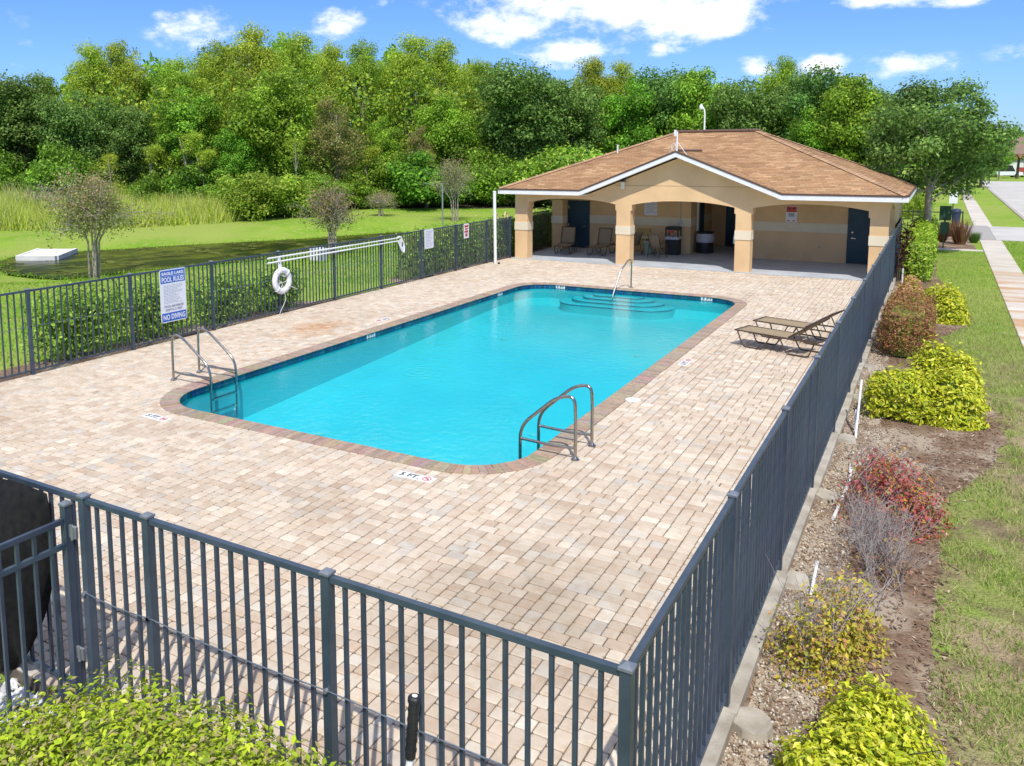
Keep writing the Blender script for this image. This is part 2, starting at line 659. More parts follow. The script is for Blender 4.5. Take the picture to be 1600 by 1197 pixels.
def ground_mix_material(name, ca, cb, cc, s1, s2, bump=.8, bs=45):
    mt = pmat(name, ca, cb, s1, .95, bump=bump, bscale=bs, spec=.1, world_pos=True)
    N, L = mt.node_tree.nodes, mt.node_tree.links
    b = N['Principled BSDF']
    src = b.inputs['Base Color'].links[0].from_socket
    g = N.new('ShaderNodeNewGeometry')
    n = N.new('ShaderNodeTexNoise')
    n.inputs['Scale'].default_value = s2
    n.inputs['Detail'].default_value = 5
    L.new(g.outputs['Position'], n.inputs[0])
    mr = N.new('ShaderNodeMapRange')
    mr.inputs[1].default_value, mr.inputs[2].default_value = .48, .6
    L.new(n.outputs[0], mr.inputs[0])
    x = N.new('ShaderNodeMixRGB')
    L.new(mr.outputs[0], x.inputs[0])
    L.new(src, x.inputs[1])
    x.inputs[2].default_value = (*cc, 1)
    L.new(x.outputs[0], b.inputs['Base Color'])
    return mt


M['lawn'] = lawn_material()
M['mulch'] = ground_mix_material('mulch_soil', (.15, .095, .06), (.24, .165, .11), (.36, .29, .21), 14, 1.1)
M['gravel'] = ground_mix_material('shell_gravel', (.48, .40, .30), (.34, .27, .19), (.26, .19, .13), 26, 2.0)
M['bare'] = ground_mix_material('bare_patch', (.42, .30, .19), (.30, .21, .13), (.24, .22, .09), 9, 1.6)
M['earth'] = ground_mix_material('dark_earth', (.055, .045, .03), (.08, .065, .04), (.05, .06, .02), 6, 1.0)


def paver_material():
    mt = bpy.data.materials.new('paver_concrete')
    mt.use_nodes = True
    N, L = mt.node_tree.nodes, mt.node_tree.links
    b = N['Principled BSDF']
    b.inputs['Roughness'].default_value = .9
    b.inputs['Specular IOR Level'].default_value = .2
    a = N.new('ShaderNodeAttribute')
    a.attribute_name = 'col'
    g = N.new('ShaderNodeNewGeometry')

    def noise(scale, det, lo, hi, vec=None):
        n = N.new('ShaderNodeTexNoise')
        n.inputs['Scale'].default_value = scale
        n.inputs['Detail'].default_value = det
        n.inputs['Roughness'].default_value = .62
        L.new(vec or g.outputs['Position'], n.inputs[0])
        r_ = N.new('ShaderNodeMapRange')
        r_.inputs[1].default_value, r_.inputs[2].default_value = lo, hi
        L.new(n.outputs[0], r_.inputs[0])
        return r_.outputs[0], n.outputs[0]

    def mul(fac, base, c, mode='MULTIPLY'):
        x = N.new('ShaderNodeMixRGB')
        x.blend_type = mode
        L.new(fac, x.inputs[0])
        L.new(base, x.inputs[1])
        x.inputs[2].default_value = (*c, 1)
        return x.outputs[0]
    n1, _ = noise(7, 6, .45, .72)
    n2, raw = noise(120, 3, .4, .75)
    n3, _ = noise(.45, 4, .52, .74)
    c = mul(n1, a.outputs['Color'], (.86, .78, .70))
    c = mul(n2, c, (.88, .87, .86))
    c = mul(n3, c, (.84, .80, .77))
    # rust stain beside the pool
    sb = N.new('ShaderNodeVectorMath')
    sb.operation = 'SUBTRACT'
    sb.inputs[1].default_value = (-12.0, 12.1, 0)
    L.new(g.outputs['Position'], sb.inputs[0])
    sm = N.new('ShaderNodeVectorMath')
    sm.operation = 'MULTIPLY'
    sm.inputs[1].default_value = (1/1.05, 1/1.5, 0)
    L.new(sb.outputs[0], sm.inputs[0])
    ln = N.new('ShaderNodeVectorMath')
    ln.operation = 'LENGTH'
    L.new(sm.outputs[0], ln.inputs[0])
    nn, rw = noise(1.6, 5, .3, .7)
    ad = N.new('ShaderNodeMath')
    ad.operation = 'MULTIPLY_ADD'
    L.new(rw, ad.inputs[0])
    ad.inputs[1].default_value = -2.4
    L.new(ln.outputs['Value'], ad.inputs[2])
    st = N.new('ShaderNodeMapRange')
    st.inputs[1].default_value = -.32
    st.inputs[2].default_value = -1.15
    st.inputs[4].default_value = .6
    L.new(ad.outputs[0], st.inputs[0])
    c = mul(st.outputs[0], c, (.80, .48, .24))
    # grey soiling on the near corner of the deck
    sb2 = N.new('ShaderNodeVectorMath')
    sb2.operation = 'DISTANCE'
    sb2.inputs[1].default_value = (-2.0, 2.9, 0)
    L.new(g.outputs['Position'], sb2.inputs[0])
    ad2 = N.new('ShaderNodeMath')
    ad2.operation = 'MULTIPLY_ADD'
    L.new(rw, ad2.inputs[0])
    ad2.inputs[1].default_value = -2.6
    L.new(sb2.outputs['Value'], ad2.inputs[2])
    st2 = N.new('ShaderNodeMapRange')
    st2.inputs[1].default_value = .35
    st2.inputs[2].default_value = -.9
    st2.inputs[4].default_value = .8
    L.new(ad2.outputs[0], st2.inputs[0])
    c = mul(st2.outputs[0], c, (.70, .68, .65))
    L.new(c, b.inputs['Base Color'])
    bp = N.new('ShaderNodeBump')
    bp.inputs['Strength'].default_value = .25
    bp.inputs['Distance'].default_value = .01
    L.new(raw, bp.inputs['Height'])
    L.new(bp.outputs[0], b.inputs['Normal'])
    return mt


M['paver'] = paver_material()


def water_material(name, tint, bump_scale, strength, ring=None, rough=0.0):
    mt = bpy.data.materials.new(name)
    mt.use_nodes = True
    N, L = mt.node_tree.nodes, mt.node_tree.links
    N.remove(N['Principled BSDF'])
    out = N['Material Output']
    tr = N.new('ShaderNodeBsdfTransparent')
    tr.inputs[0].default_value = (*tint, 1)
    gl = N.new('ShaderNodeBsdfGlossy')
    gl.inputs['Roughness'].default_value = rough
    fr = N.new('ShaderNodeFresnel')
    fr.inputs['IOR'].default_value = 1.33
    g = N.new('ShaderNodeNewGeometry')
    n = N.new('ShaderNodeTexNoise')
    n.inputs['Scale'].default_value = bump_scale
    n.inputs['Detail'].default_value = 3
    L.new(g.outputs['Position'], n.inputs[0])
    h = n.outputs[0]
    if ring:
        for cx, cy, fr_ in ring:
            ds = N.new('ShaderNodeVectorMath')
            ds.operation = 'DISTANCE'
            ds.inputs[1].default_value = (cx, cy, -.13)
            L.new(g.outputs['Position'], ds.inputs[0])
            sn = N.new('ShaderNodeMath')
            sn.operation = 'MULTIPLY'
            sn.inputs[1].default_value = 34
            L.new(ds.outputs['Value'], sn.inputs[0])
            s2 = N.new('ShaderNodeMath')
            s2.operation = 'SINE'
            L.new(sn.outputs[0], s2.inputs[0])
            fo = N.new('ShaderNodeMapRange')
            fo.inputs[1].default_value = 0
            fo.inputs[2].default_value = fr_
            fo.inputs[3].default_value = .3
            fo.inputs[4].default_value = 0
            L.new(ds.outputs['Value'], fo.inputs[0])
            mu = N.new('ShaderNodeMath')
            mu.operation = 'MULTIPLY'
            L.new(s2.outputs[0], mu.inputs[0])
            L.new(fo.outputs[0], mu.inputs[1])
            ad = N.new('ShaderNodeMath')
            ad.operation = 'ADD'
            L.new(mu.outputs[0], ad.inputs[0])
            L.new(h, ad.inputs[1])
            h = ad.outputs[0]
    bp = N.new('ShaderNodeBump')
    bp.inputs['Strength'].default_value = strength
    bp.inputs['Distance'].default_value = .02
    L.new(h, bp.inputs['Height'])
    L.new(bp.outputs[0], gl.inputs['Normal'])
    L.new(bp.outputs[0], fr.inputs['Normal'])
    mx = N.new('ShaderNodeMixShader')
    L.new(fr.outputs[0], mx.inputs[0])
    L.new(tr.outputs[0], mx.inputs[1])
    L.new(gl.outputs[0], mx.inputs[2])
    L.new(mx.outputs[0], out.inputs[0])
    return mt


M['water'] = water_material('pool_water', (.27, .885, .94), 7.0, .36, ring=[(-7.7, 10.1, .75), (-5.9, 15.9, .6), (-5.6, 19.6, .5)])
M['pond'] = pmat('pond_water', (.008, .009, .005), (.080, .092, .010), 1.0, .22, spec=.16, bump=.05, bscale=4, world_pos=True, detail=9, lo=.47, hi=.56)
_nt = M['pond'].node_tree
_mp = _nt.nodes.new('ShaderNodeMapping')
_mp.inputs['Rotation'].default_value = (0, 0, R(-35))
_mp.inputs['Scale'].default_value = (.9, .3, 1)
for _n in [q for q in _nt.nodes if q.type == 'TEX_NOISE' and q.inputs['Scale'].default_value < 2]:
    _src = _n.inputs[0].links[0].from_socket
    _nt.links.new(_src, _mp.inputs[0])
    _nt.links.new(_mp.outputs[0], _n.inputs[0])


# ------------------------------------------------------------------ foliage helpers
def rdirs(n, r_=rng):
    d = r_.normal(size=(n, 3))
    return d/np.linalg.norm(d, axis=1)[:, None]


def leaf_geo(P, Nn, size, aspect=.55, fold=0.0, r_=rng, hang=0.0):
    n = len(P)
    t = rdirs(n, r_)
    t[:, 2] -= hang
    a = t-Nn*np.sum(t*Nn, axis=1)[:, None]
    a /= np.linalg.norm(a, axis=1)[:, None]+1e-9
    b = np.cross(Nn, a)
    s = (np.asarray(size)*np.ones(n))[:, None]
    lift = Nn*s*fold
    V = np.stack([P-a*s*.5, P+b*s*aspect*.5+lift, P+a*s*.5, P-b*s*aspect*.5+lift], axis=1).reshape(-1, 3)
    i = np.arange(n)[:, None]*4
    if fold:
        F = np.concatenate([i+np.array([[0, 2, 1]]), i+np.array([[0, 3, 2]])])
    else:
        F = i+np.array([[0, 1, 2, 3]])
    return V, F


def pal(n, colors, w=None, jit=.12, r_=rng):
    C = np.array(colors)
    idx = r_.choice(len(C), size=n, p=w)
    c = C[idx]*(1+r_.normal(size=(n, 1))*jit)
    return np.clip(c, .004, 1)


def crown_mesh(name, lobes, n, size, colors, w=None, aspect=.6, up=.35, jit=.16, shell=.35, r_=rng, hang=0.0):
    """lobes: (x,y,z,rx,ry,rz)"""
    Lb = np.array(lobes)
    area = (Lb[:, 3]*Lb[:, 4]+Lb[:, 4]*Lb[:, 5]+Lb[:, 3]*Lb[:, 5])
    idx = r_.choice(len(Lb), size=n, p=area/area.sum())
    d = rdirs(n, r_)
    d[:, 2] += .15
    d /= np.linalg.norm(d, axis=1)[:, None]
    rad = 1-shell*r_.random(n)**1.5+.17*r_.normal(size=n)
    rad = np.where(r_.random(n) < .09, 1.1+.4*r_.random(n), rad)
    P = Lb[idx, :3]+d*Lb[idx, 3:6]*rad[:, None]
    Nn = d+rdirs(n, r_)*.75
    Nn[:, 2] += up
    Nn /= np.linalg.norm(Nn, axis=1)[:, None]
    V, F = leaf_geo(P, Nn, size*(.6+.8*r_.random(n)), aspect, 0, r_, hang)
    tint = 1+.16*r_.normal(size=(len(Lb), 1))
    c = pal(n, colors, w, jit, r_)*np.clip(tint[idx], .6, 1.5)
    return np_mesh(name, V, F, np.repeat(c, 4, axis=0))


# ================================================================== terrain
POND = [(-28.9, 16.6), (-28.2, 19.5), (-26.2, 24.7), (-26.0, 30), (-26.2, 36), (-26.6, 39.8), (-28.3, 39.6), (-30.6, 34), (-34, 28.5),
        (-36.9, 23.2), (-37.8, 20.4), (-36.4, 18.4), (-32.5, 16.6)]


def poly_sd(X, Y, poly):
    """signed distance to a polygon, negative inside"""
    P = np.array(poly)
    Q = np.roll(P, -1, axis=0)
    d = np.full(X.shape, 1e9)
    ins = np.zeros(X.shape, bool)
    for (ax, ay), (bx, by) in zip(P, Q):
        ex, ey = bx-ax, by-ay
        t = np.clip(((X-ax)*ex+(Y-ay)*ey)/(ex*ex+ey*ey), 0, 1)
        d = np.minimum(d, np.hypot(X-ax-t*ex, Y-ay-t*ey))
        c = ((ay > Y) != (by > Y)) & (X < (bx-ax)*(Y-ay)/(by-ay+1e-12)+ax)
        ins ^= c
    return np.where(ins, -d, d)


def terrain_z(X, Y):
    X, Y = np.asarray(X, float), np.asarray(Y, float)
    sd = poly_sd(X, Y, POND)
    t = np.clip((5.0-sd)/5.0, 0, 1)
    z = -.12-.48*t*t*(3-2*t)
    z = np.where(sd < 0, -.60-np.clip(-sd*.35, 0, .8), z)
    # the bank behind the pond climbs towards the woods
    far = np.clip((-(X+26)*.75+(Y-24)*.55-13)/14, 0, 1)
    return z+far*far*.55*np.clip((-12-X)/10, 0, 1)


def build_ground():
    xs = np.concatenate([np.array([-1500, -600, -300, -160, -110, -85]), np.arange(-70, 26, 1.0), np.array([32, 45, 70, 120, 250, 600, 1500])])
    ys = np.concatenate([np.array([-200, -60, -25, -12]), np.arange(-6, 72, 1.0), np.array([80, 95, 120, 160, 220, 320, 500, 900, 1800, 3000])])
    X, Y = np.meshgrid(xs, ys, indexing='ij')
    Z = terrain_z(X, Y)
    V = np.stack([X, Y, Z], axis=-1).reshape(-1, 3)
    ny = len(ys)
    F = []
    for i in range(len(xs)-1):
        for j in range(ny-1):
            if xs[i] >= -13 and xs[i+1] <= -1 and ys[j] >= 1 and ys[j+1] <= 26:
                continue
            F.append((i*ny+j, (i+1)*ny+j, (i+1)*ny+j+1, i*ny+j+1))
    o = obj('ground', np_mesh('ground', V, np.array(F)), M['lawn'], kind='structure')
    smooth(o, 180)
    w = MB()
    w.prism(POND, -.75, -.585)
    obj('pond_water', w, M['pond'], kind='structure')


build_ground()


# ================================================================== pool and deck
PX0, PX1, PY0, PY1, PR = -10.50, -3.60, 5.78, 21.35, 1.0


def rrect(off=0.0, seg=12, step=None):
    """rounded rectangle of the pool, grown by off; counter-clockwise"""
    x0, x1, y0, y1, r_ = PX0-off, PX1+off, PY0-off, PY1+off, PR+off
    out = []
    for cx, cy, a0 in ((x1-r_, y0+r_, -90), (x1-r_, y1-r_, 0), (x0+r_, y1-r_, 90), (x0+r_, y0+r_, 180)):
        for k in range(seg+1):
            a = R(a0+90*k/seg)
            out.append((cx+r_*math.cos(a), cy+r_*math.sin(a)))
    return out


def walk(poly, step):
    """evenly spaced points with tangent along a closed polygon"""
    P = [Vector((*p, 0)) for p in poly]
    n = len(P)
    seg = [(P[(i+1) % n]-P[i]).length for i in range(n)]
    tot = sum(seg)
    k = int(round(tot/step))
    out, i, acc = [], 0, 0.0
    for q in range(k):
        s_ = (q+.5)*tot/k
        while acc+seg[i] < s_:
            acc += seg[i]
            i += 1
        t = (P[(i+1) % n]-P[i]).normalized()
        out.append((P[i]+t*(s_-acc), t))
    return out, tot/k


def px_of(p):
    v = np.array(p)-CAM
    return float(v@_f)


def in_frame(p):
    v = np.array(p)-CAM
    z = v@_f
    if z < .3:
        return False
    x, y = PPX+FPX*(v@_rr)/z, PPY+FPX*(v@_dd)/z
    return -20 < x < 1620 and -20 < y < 1217


def paver_block(mb, x0, x1, y0, y1, z0, z1, b, r_):
    """tumbled paver: clipped corners and a soft top edge"""
    def ring(i, z, k):
        return [(x0+i+k, y0+i, z), (x1-i-k, y0+i, z), (x1-i, y0+i+k, z), (x1-i, y1-i-k, z), (x1-i-k, y1-i, z), (x0+i+k, y1-i, z), (x0+i, y1-i-k, z), (x0+i, y0+i+k, z)]
    vs = ring(0, z0, r_*.6)+ring(0, z1-b*.8, r_*.6)+ring(b, z1, r_)
    fs = [(k*8+i, k*8+(i+1) % 8, (k+1)*8+(i+1) % 8, (k+1)*8+i) for k in range(2) for i in range(8)]+[tuple(range(16, 24))]
    mb.add(vs, fs)


def build_deck():
    deck = MB()

    # bed of the pavers with the pool cut out: strips around the pool
    x0, x1, y0, y1 = PX0-.28, PX1+.28, PY0-.28, PY1+.28
    for a in ((-14.12, -.03, -.06, y0), (-14.12, -.03, y1, 27.05), (-14.12, x0, y0, y1), (x1, -.03, y0, y1)):
        deck.box(a[0], a[1], a[2], a[3], -.30, -.018)
    # fillets under the rounded corners of the coping
    r_ = PR+.28
    for cx, cy, sx, sy in ((x1-r_, y0+r_, 1, -1), (x1-r_, y1-r_, 1, 1), (x0+r_, y1-r_, -1, 1), (x0+r_, y0+r_, -1, -1)):
        arc = [(cx+sx*r_*math.cos(R(90*k/8)), cy+sy*r_*math.sin(R(90*k/8))) for k in range(9)]
        pts = arc+[(cx+sx*r_, cy+sy*r_)]
        if sx*sy < 0:
            pts = pts[::-1]
        deck.prism(pts, -.29, -.019)
    d = obj('pool_deck', deck, pmat('joint_sand', (.15, .12, .095), (.10, .08, .06), 20, .95, world_pos=True), kind='structure')
    # pavers: squares and oblongs in a random ashlar bond
    u = .0735
    gx0, gy0 = -14.115, -.05
    nc, nr = int(14.11/u), int(27.10/u)
    pr = random.Random(3)
    colors = [((0.588, 0.497, 0.387), 32), ((0.616, 0.535, 0.425), 24), ((0.547, 0.442, 0.338), 13), ((0.571, 0.475, 0.367), 20), ((0.514, 0.408, 0.307), 4), ((0.559, 0.501, 0.417), 8), ((0.523, 0.475, 0.408), 3), ((0.653, 0.589, 0.482), 4)]
    cs, ws = [c for c, _ in colors], [w for _, w in colors]
    pieces = []
    outl = np.array(rrect(.30))
    BW = 12

    def dissect():
        """a random exact filling of a BW x BW square with 2x2, 2x3 and 3x2 pieces"""
        g_ = [[0]*BW for _ in range(BW)]
        out_ = []

        def go():
            for r0 in range(BW):
                for c0 in range(BW):
                    if not g_[r0][c0]:
                        opts = [(2, 2), (3, 2), (2, 3)] if pr.random() < .45 else [(3, 2), (2, 2), (3, 2)]
                        pr.shuffle(opts)
                        if opts[0] == (2, 2) and pr.random() < .5:
                            opts = opts[1:]+opts[:1]
                        for w_, h_ in opts:
                            if r0+h_ > BW or c0+w_ > BW or any(g_[r0+y_][c0+x_] for y_ in range(h_) for x_ in range(w_)):
                                continue
                            for y_ in range(h_):
                                for x_ in range(w_):
                                    g_[r0+y_][c0+x_] = 1
                            out_.append((c0, c0+w_, r0, r0+h_))
                            if go():
                                return True
                            out_.pop()
                            for y_ in range(h_):
                                for x_ in range(w_):
                                    g_[r0+y_][c0+x_] = 0
                        return False
            return True
        go()
        return out_
    lib = [dissect() for _ in range(14)]
    X1, Y1 = gx0+nc*u, gy0+nr*u
    for bc in range(nc//BW+1):
        off = (bc*5) % BW
        for br in range(-1, nr//BW+1):
            for a, b, c_, d_ in pr.choice(lib):
                xa, xb = gx0+(bc*BW+a)*u, gx0+(bc*BW+b)*u
                ya, yb_ = gy0+(br*BW+off+c_)*u, gy0+(br*BW+off+d_)*u
                xb, ya, yb_ = min(xb, X1), max(ya, gy0), min(yb_, Y1)
                if xb-xa > .03 and yb_-ya > .03:
                    pieces.append((xa, xb, ya, yb_))
    cx_ = np.array([(a+b)/2 for a, b, _, _ in pieces])
    cy_ = np.array([(c_+d_)/2 for _, _, c_, d_ in pieces])
    inside = np.ones(len(pieces), bool)
    for ax, ay in ((0, 2), (1, 2), (1, 3), (0, 3)):
        q = np.array([(p[ax], p[ay]) for p in pieces])
        inside &= poly_sd(q[:, 0], q[:, 1], [tuple(p) for p in outl]) < 0
    keep = [i for i in range(len(pieces)) if not inside[i]]
    near = sorted([i for i in keep if in_frame((cx_[i], cy_[i], 0)) and cy_[i] > .45 and cx_[i] < -.12],
                  key=lambda i: (cx_[i]-CAM[0])**2+(cy_[i]-CAM[1])**2)[:300]
    nearset = set(near)
    rest = MB()
    j = .0048
    for i in keep:
        a, b, c_, d_ = pieces[i]
        col = pr.choices(cs, ws)[0]
        k = 1+pr.gauss(0, .05)
        col = tuple(min(.9, q*k) for q in col)
        mb = MB() if i in nearset else rest
        mb.col = col
        z = pr.uniform(-.0025, .0015)
        n0 = len(mb.v)
        jx = [pr.uniform(-.002, .002) for _ in range(4)]
        paver_block(mb, a+j+jx[0], b-j+jx[1], c_+j+jx[2], d_-j+jx[3], -.03, z, .009, .016+pr.uniform(-.004, .008))
        if i in nearset:
            obj('paver', mb, M['paver'], d)
    obj('pavers', rest, M['paver'], d, kind='stuff')
    # concrete kerb along the right side of the deck
    k = MB()
    for q in range(14):
        y0 = -.06+q*2.484
        k.bbox(-.028, .09+.012*math.sin(q*2.1), y0+.004, y0+2.480, -.3, -.008, .015)
    obj('deck_kerb', k, M['concrete'], kind='structure')
    return d


DECK = build_deck()


def build_pool():
    pool = thing('swimming_pool', (-7.0, 13.5, -.13), 'long turquoise swimming pool with brown brick coping set in pale pavers', 'swimming pool')
    o0, i0 = rrect(0.0, 14), rrect(-.28, 14)
    outl, ins = [], []
    for k in range(len(o0)):
        a, c = o0[k], o0[(k+1) % len(o0)]
        e, g_ = i0[k], i0[(k+1) % len(o0)]
        cnt = max(1, int(math.hypot(c[0]-a[0], c[1]-a[1])/.4))
        for q in range(cnt):
            outl.append((a[0]+(c[0]-a[0])*q/cnt, a[1]+(c[1]-a[1])*q/cnt))
            ins.append((e[0]+(g_[0]-e[0])*q/cnt, e[1]+(g_[1]-e[1])*q/cnt))
    n = len(outl)
    b = MB()
    def dep(y):
        return -1.12+.46*max(0, min(1, (y-8)/11))
    vs = [(x, y, -.012) for x, y in outl]+[(x, y, dep(y)+.2) for x, y in outl]+[(x, y, dep(y)) for x, y in ins]
    fs = []
    for k in range(2):
        fs += [(k*n+(i+1) % n, k*n+i, (k+1)*n+i, (k+1)*n+(i+1) % n) for i in range(n)]
    # the floor falls from the shallow far end to the near end
    m0 = len(vs)
    ysr = [PY0+.005+(PY1-PY0-.01)*q/40 for q in range(41)]
    for y in ysr:
        e_ = max(0.0, PY0+PR-y, y-(PY1-PR))
        hwid = (PX1-PX0)/2-.02-(PR-math.sqrt(max(0.0, PR*PR-e_*e_)))
        xc = (PX0+PX1)/2
        vs += [(xc-hwid, y, dep(y)-.002), (xc+hwid, y, dep(y)-.002)]
    fs += [(m0+2*q, m0+2*q+1, m0+2*q+3, m0+2*q+2) for q in range(40)]
    b.add(vs, fs)
    obj('basin', b, M['plaster'], pool)
    w = MB()
    # subdivided strips so that the water is one level sheet
    w.add([(x, y, -.108) for x, y in outl], [tuple(range(n))])
    obj('water', w, M['water'], pool)
    # coping bricks
    pts, st = walk(rrect(.14, 16), .105)
    pr = random.Random(5)
    items = []
    for p, t in pts:
        nrm = Vector((t.y, -t.x, 0))
        items.append((p, t, nrm, (p-Vector(CAM)).length if in_frame(p) else 999))
    order = sorted(range(len(items)), key=lambda i: items[i][3])
    first = set(order[:300])
    rest = MB()
    pal_ = [(.39, .285, .205), (.36, .265, .19), (.42, .32, .24), (.38, .29, .225), (.41, .30, .215), (.34, .25, .185)]
    for i, (p, t, nrm, _) in enumerate(items):
        mb = MB() if i in first else rest
        mb.col = tuple(q*(1+pr.gauss(0, .07)) for q in pr.choice(pal_))
        z1 = .014+pr.uniform(-.002, .002)
        # brick with a rounded inner nose; on bends the outer end is wider
        hi, ho = st/2-.002, st/2-.002
        inside = p-nrm*.165
        outside = p+nrm*.15
        c_in = p-nrm*.14
        prof = [(-.165, -.02), (-.178, -.004), (-.165, z1-.006), (-.15, z1), (.15, z1), (.155, z1-.006), (.155, -.03)]
        curved = abs(p.x-(PX0+PX1)/2) > (PX1-PX0)/2-PR and abs(p.y-(PY0+PY1)/2) > (PY1-PY0)/2-PR
        vs = []
        for s_ in (-1, 1):
            for o_, z in prof:
                hw = hi*(1+(o_/(PR+.14) if curved else 0))
                q = p+nrm*o_+t*(s_*hw)
                vs.append((q.x, q.y, z))
        k = len(prof)
        fs = [(a, a+1, k+a+1, k+a) for a in range(k-1)]+[tuple(range(k-1, -1, -1)), tuple(range(k, 2*k))]
        mb.add(vs, fs)
        if i in first:
            obj('coping_brick', mb, M['coping'], pool)
    obj('coping_bricks', rest, M['coping'], pool, kind='stuff')
    # waterline tiles, on the walls that face the camera
    pts, st = walk(rrect(-.006, 14), .155)
    tm = None
    for p, t in pts:
        if p.x > -3.75 and p.y < 20 or p.y < 6.1 and p.x > -9.8:
            continue
        nrm = Vector((-t.y, t.x, 0))
        if tm is None:
            mb = MB()
            mb.box(-st/2+.003, st/2-.003, -.004, .004, -.062, .062)
            tm = new_mesh('tile', mb)
        o = obj('tile', tm, M['tile'], pool)
        o.location = Vector((p.x, p.y, -.085))-pool.location
        o.rotation_euler = (0, 0, math.atan2(t.y, t.x))
    # rounded entry steps at the far end
    zt = [-.185, -.25, -.32, -.40]
    for k, (hw, dp) in enumerate(((.82, .34), (1.15, .60), (1.48, .86), (1.80, 1.12))):
        cx, y1 = -7.35, PY1-.012
        r_ = min(dp*.95, .75)
        poly = [(cx-hw, y1)]
        for a in range(0, 91, 9):
            poly.append((cx-hw+r_-r_*math.cos(R(a)), y1-dp+r_-r_*math.sin(R(a))))
        for a in range(0, 91, 9):
            poly.append((cx+hw-r_+r_*math.sin(R(a)), y1-dp+r_-r_*math.cos(R(a))))
        poly.append((cx+hw, y1))
        mb = MB()
        mb.prism(poly, -1.1-k*.004, zt[k])
        st_ = obj('step', mb, M['plaster'], pool)
        nb = MB()
        nb.tube([(x, y, zt[k]-.006) for x, y in poly[1:-1]], .016, 6)
        obj('nosing', nb, M['nosing'], st_)
    # floor fittings
    for x, y in ((-5.2, 10.2), (-8.9, 16.3), (-7.0, 8.2), (-5.1, 16.2), (-8.9, 8.4)):
        mb = MB()
        mb.lathe([(.09, 0), (.085, .012), (.03, .016)], (x, y, -1.12+.46*max(0, min(1, (y-8)/11))+.004), 16)
        obj('floor_inlet', mb, M['tilemark'], pool)
    # depth tiles let into the waterline band
    for p, t, w_ in (((-9.35, PY1-.016), (1, 0), .32), ((-4.62, PY1-.016), (1, 0), .36), ((PX0+.016, 12.3), (0, 1), .34), ((PX0+.016, 19.2), (0, 1), .3)):
        mb = MB()
        if t[0]:
            mb.box(p[0]-w_/2, p[0]+w_/2, p[1]-.004, p[1]+.004, -.11, -.015)
        else:
            mb.box(p[0]-.004, p[0]+.004, p[1]-w_/2, p[1]+w_/2, -.11, -.015)
        o = obj('depth_tile', mb, M['tilemark'], pool)
        me = text_mesh('3 FT', .085, .001, bold=.002)
        right = (1, 0, 0) if t[0] else (0, 1, 0)
        pos = (p[0], p[1]-.006, -.062) if t[0] else (p[0]+.006, p[1], -.062)
        obj('lettering', place_mesh(me, right, (0, 0, 1), pos, pool.location, w_*.8), M['ink'], o)


build_pool()


def deck_marker(x, y, rz, label):
    t = thing('depth_marker', (x, y, 0), label, 'depth marker', 'depth markers on the deck', rz)
    mb = MB()
    mb.bbox(-.29, .29, -.09, .09, -.004, .0065, .002)
    obj('tile_plate', new_mesh('tile_plate', mb), M['tilemark'], t)
    me = text_mesh('5 FT.', .15, .0008, bold=.003)
    obj('lettering', place_mesh(me, (1, 0, 0), (0, 1, 0), (-.085, -.004, .0078), (0, 0, 0), .30), M['ink'], t)
    ring = MB()
    ring.tube([(.18+.058*math.cos(a), .058*math.sin(a), .008) for a in np.linspace(0, 2*math.pi, 25)], .006, 5)
    ring.bar((.18-.04, .04, .009), (.18+.04, -.04, .009), .013, .003)
    obj('no_diving_symbol', new_mesh('no_diving_symbol', ring), M['signred'], t)
    dv = MB()
    dv.bar((.155, -.012, .0082), (.195, .02, .0082), .012, .002)
    dv.bar((.195, .02, .0084), (.205, -.012, .0084), .009, .002)
    obj('diver_mark', new_mesh('diver_mark', dv), M['ink'], t)


deck_marker(-4.62, 5.17, R(1), 'white 5 FT depth marker by the near end of the pool')
deck_marker(-9.72, 5.20, R(-4), 'white 5 FT depth marker by the pool corner nearest the left ladder')
deck_marker(-3.10, 13.12, R(90), 'white depth marker beside the right pool edge near the loungers')
deck_marker(-11.15, 13.75, R(-90), 'faded white depth marker on the deck below the life ring side')

t = MB()
t.lathe([(.0, 0), (.135, 0), (.135, .012), (.125, .017), (0.0, .017)], (-3.2, 10.0, 0), 24)
tag(obj('deck_disc', t, M['tilemark']), 'round white skimmer lid on the deck past the right ladder', 'access cover')


# ================================================================== fences
HF = 1.70


def post_mesh(h, w=.064):
    mb = MB()
    mb.box(-w/2, w/2, -w/2, w/2, -.1, h)
    me = new_mesh('post', mb)
    return me


def cap_mesh(w=.078):
    mb = MB()
    a = w/2
    mb.box(-a, a, -a, a, 0, .016)
    mb.add([(-a, -a, .016), (a, -a, .016), (a, a, .016), (-a, a, .016), (0, 0, .042)], [(0, 1, 4), (1, 2, 4), (2, 3, 4), (3, 0, 4)])
    return new_mesh('post_cap', mb)


FM = {'post': post_mesh(HF+.005), 'cap': cap_mesh()}
mb = MB()
mb.box(-.0125, .0125, -.0125, .0125, .075, HF-.03)
FM['picket'] = new_mesh('picket', mb)
for q in FM.values():
    q.materials.append(M['fence'])
FM['cap'].materials.clear()
M['cap'] = pmat('fence_cap_paint', (.16, .18, .21), (.20, .22, .25), 20, .35, .2)
FM['cap'].materials.append(M['cap'])


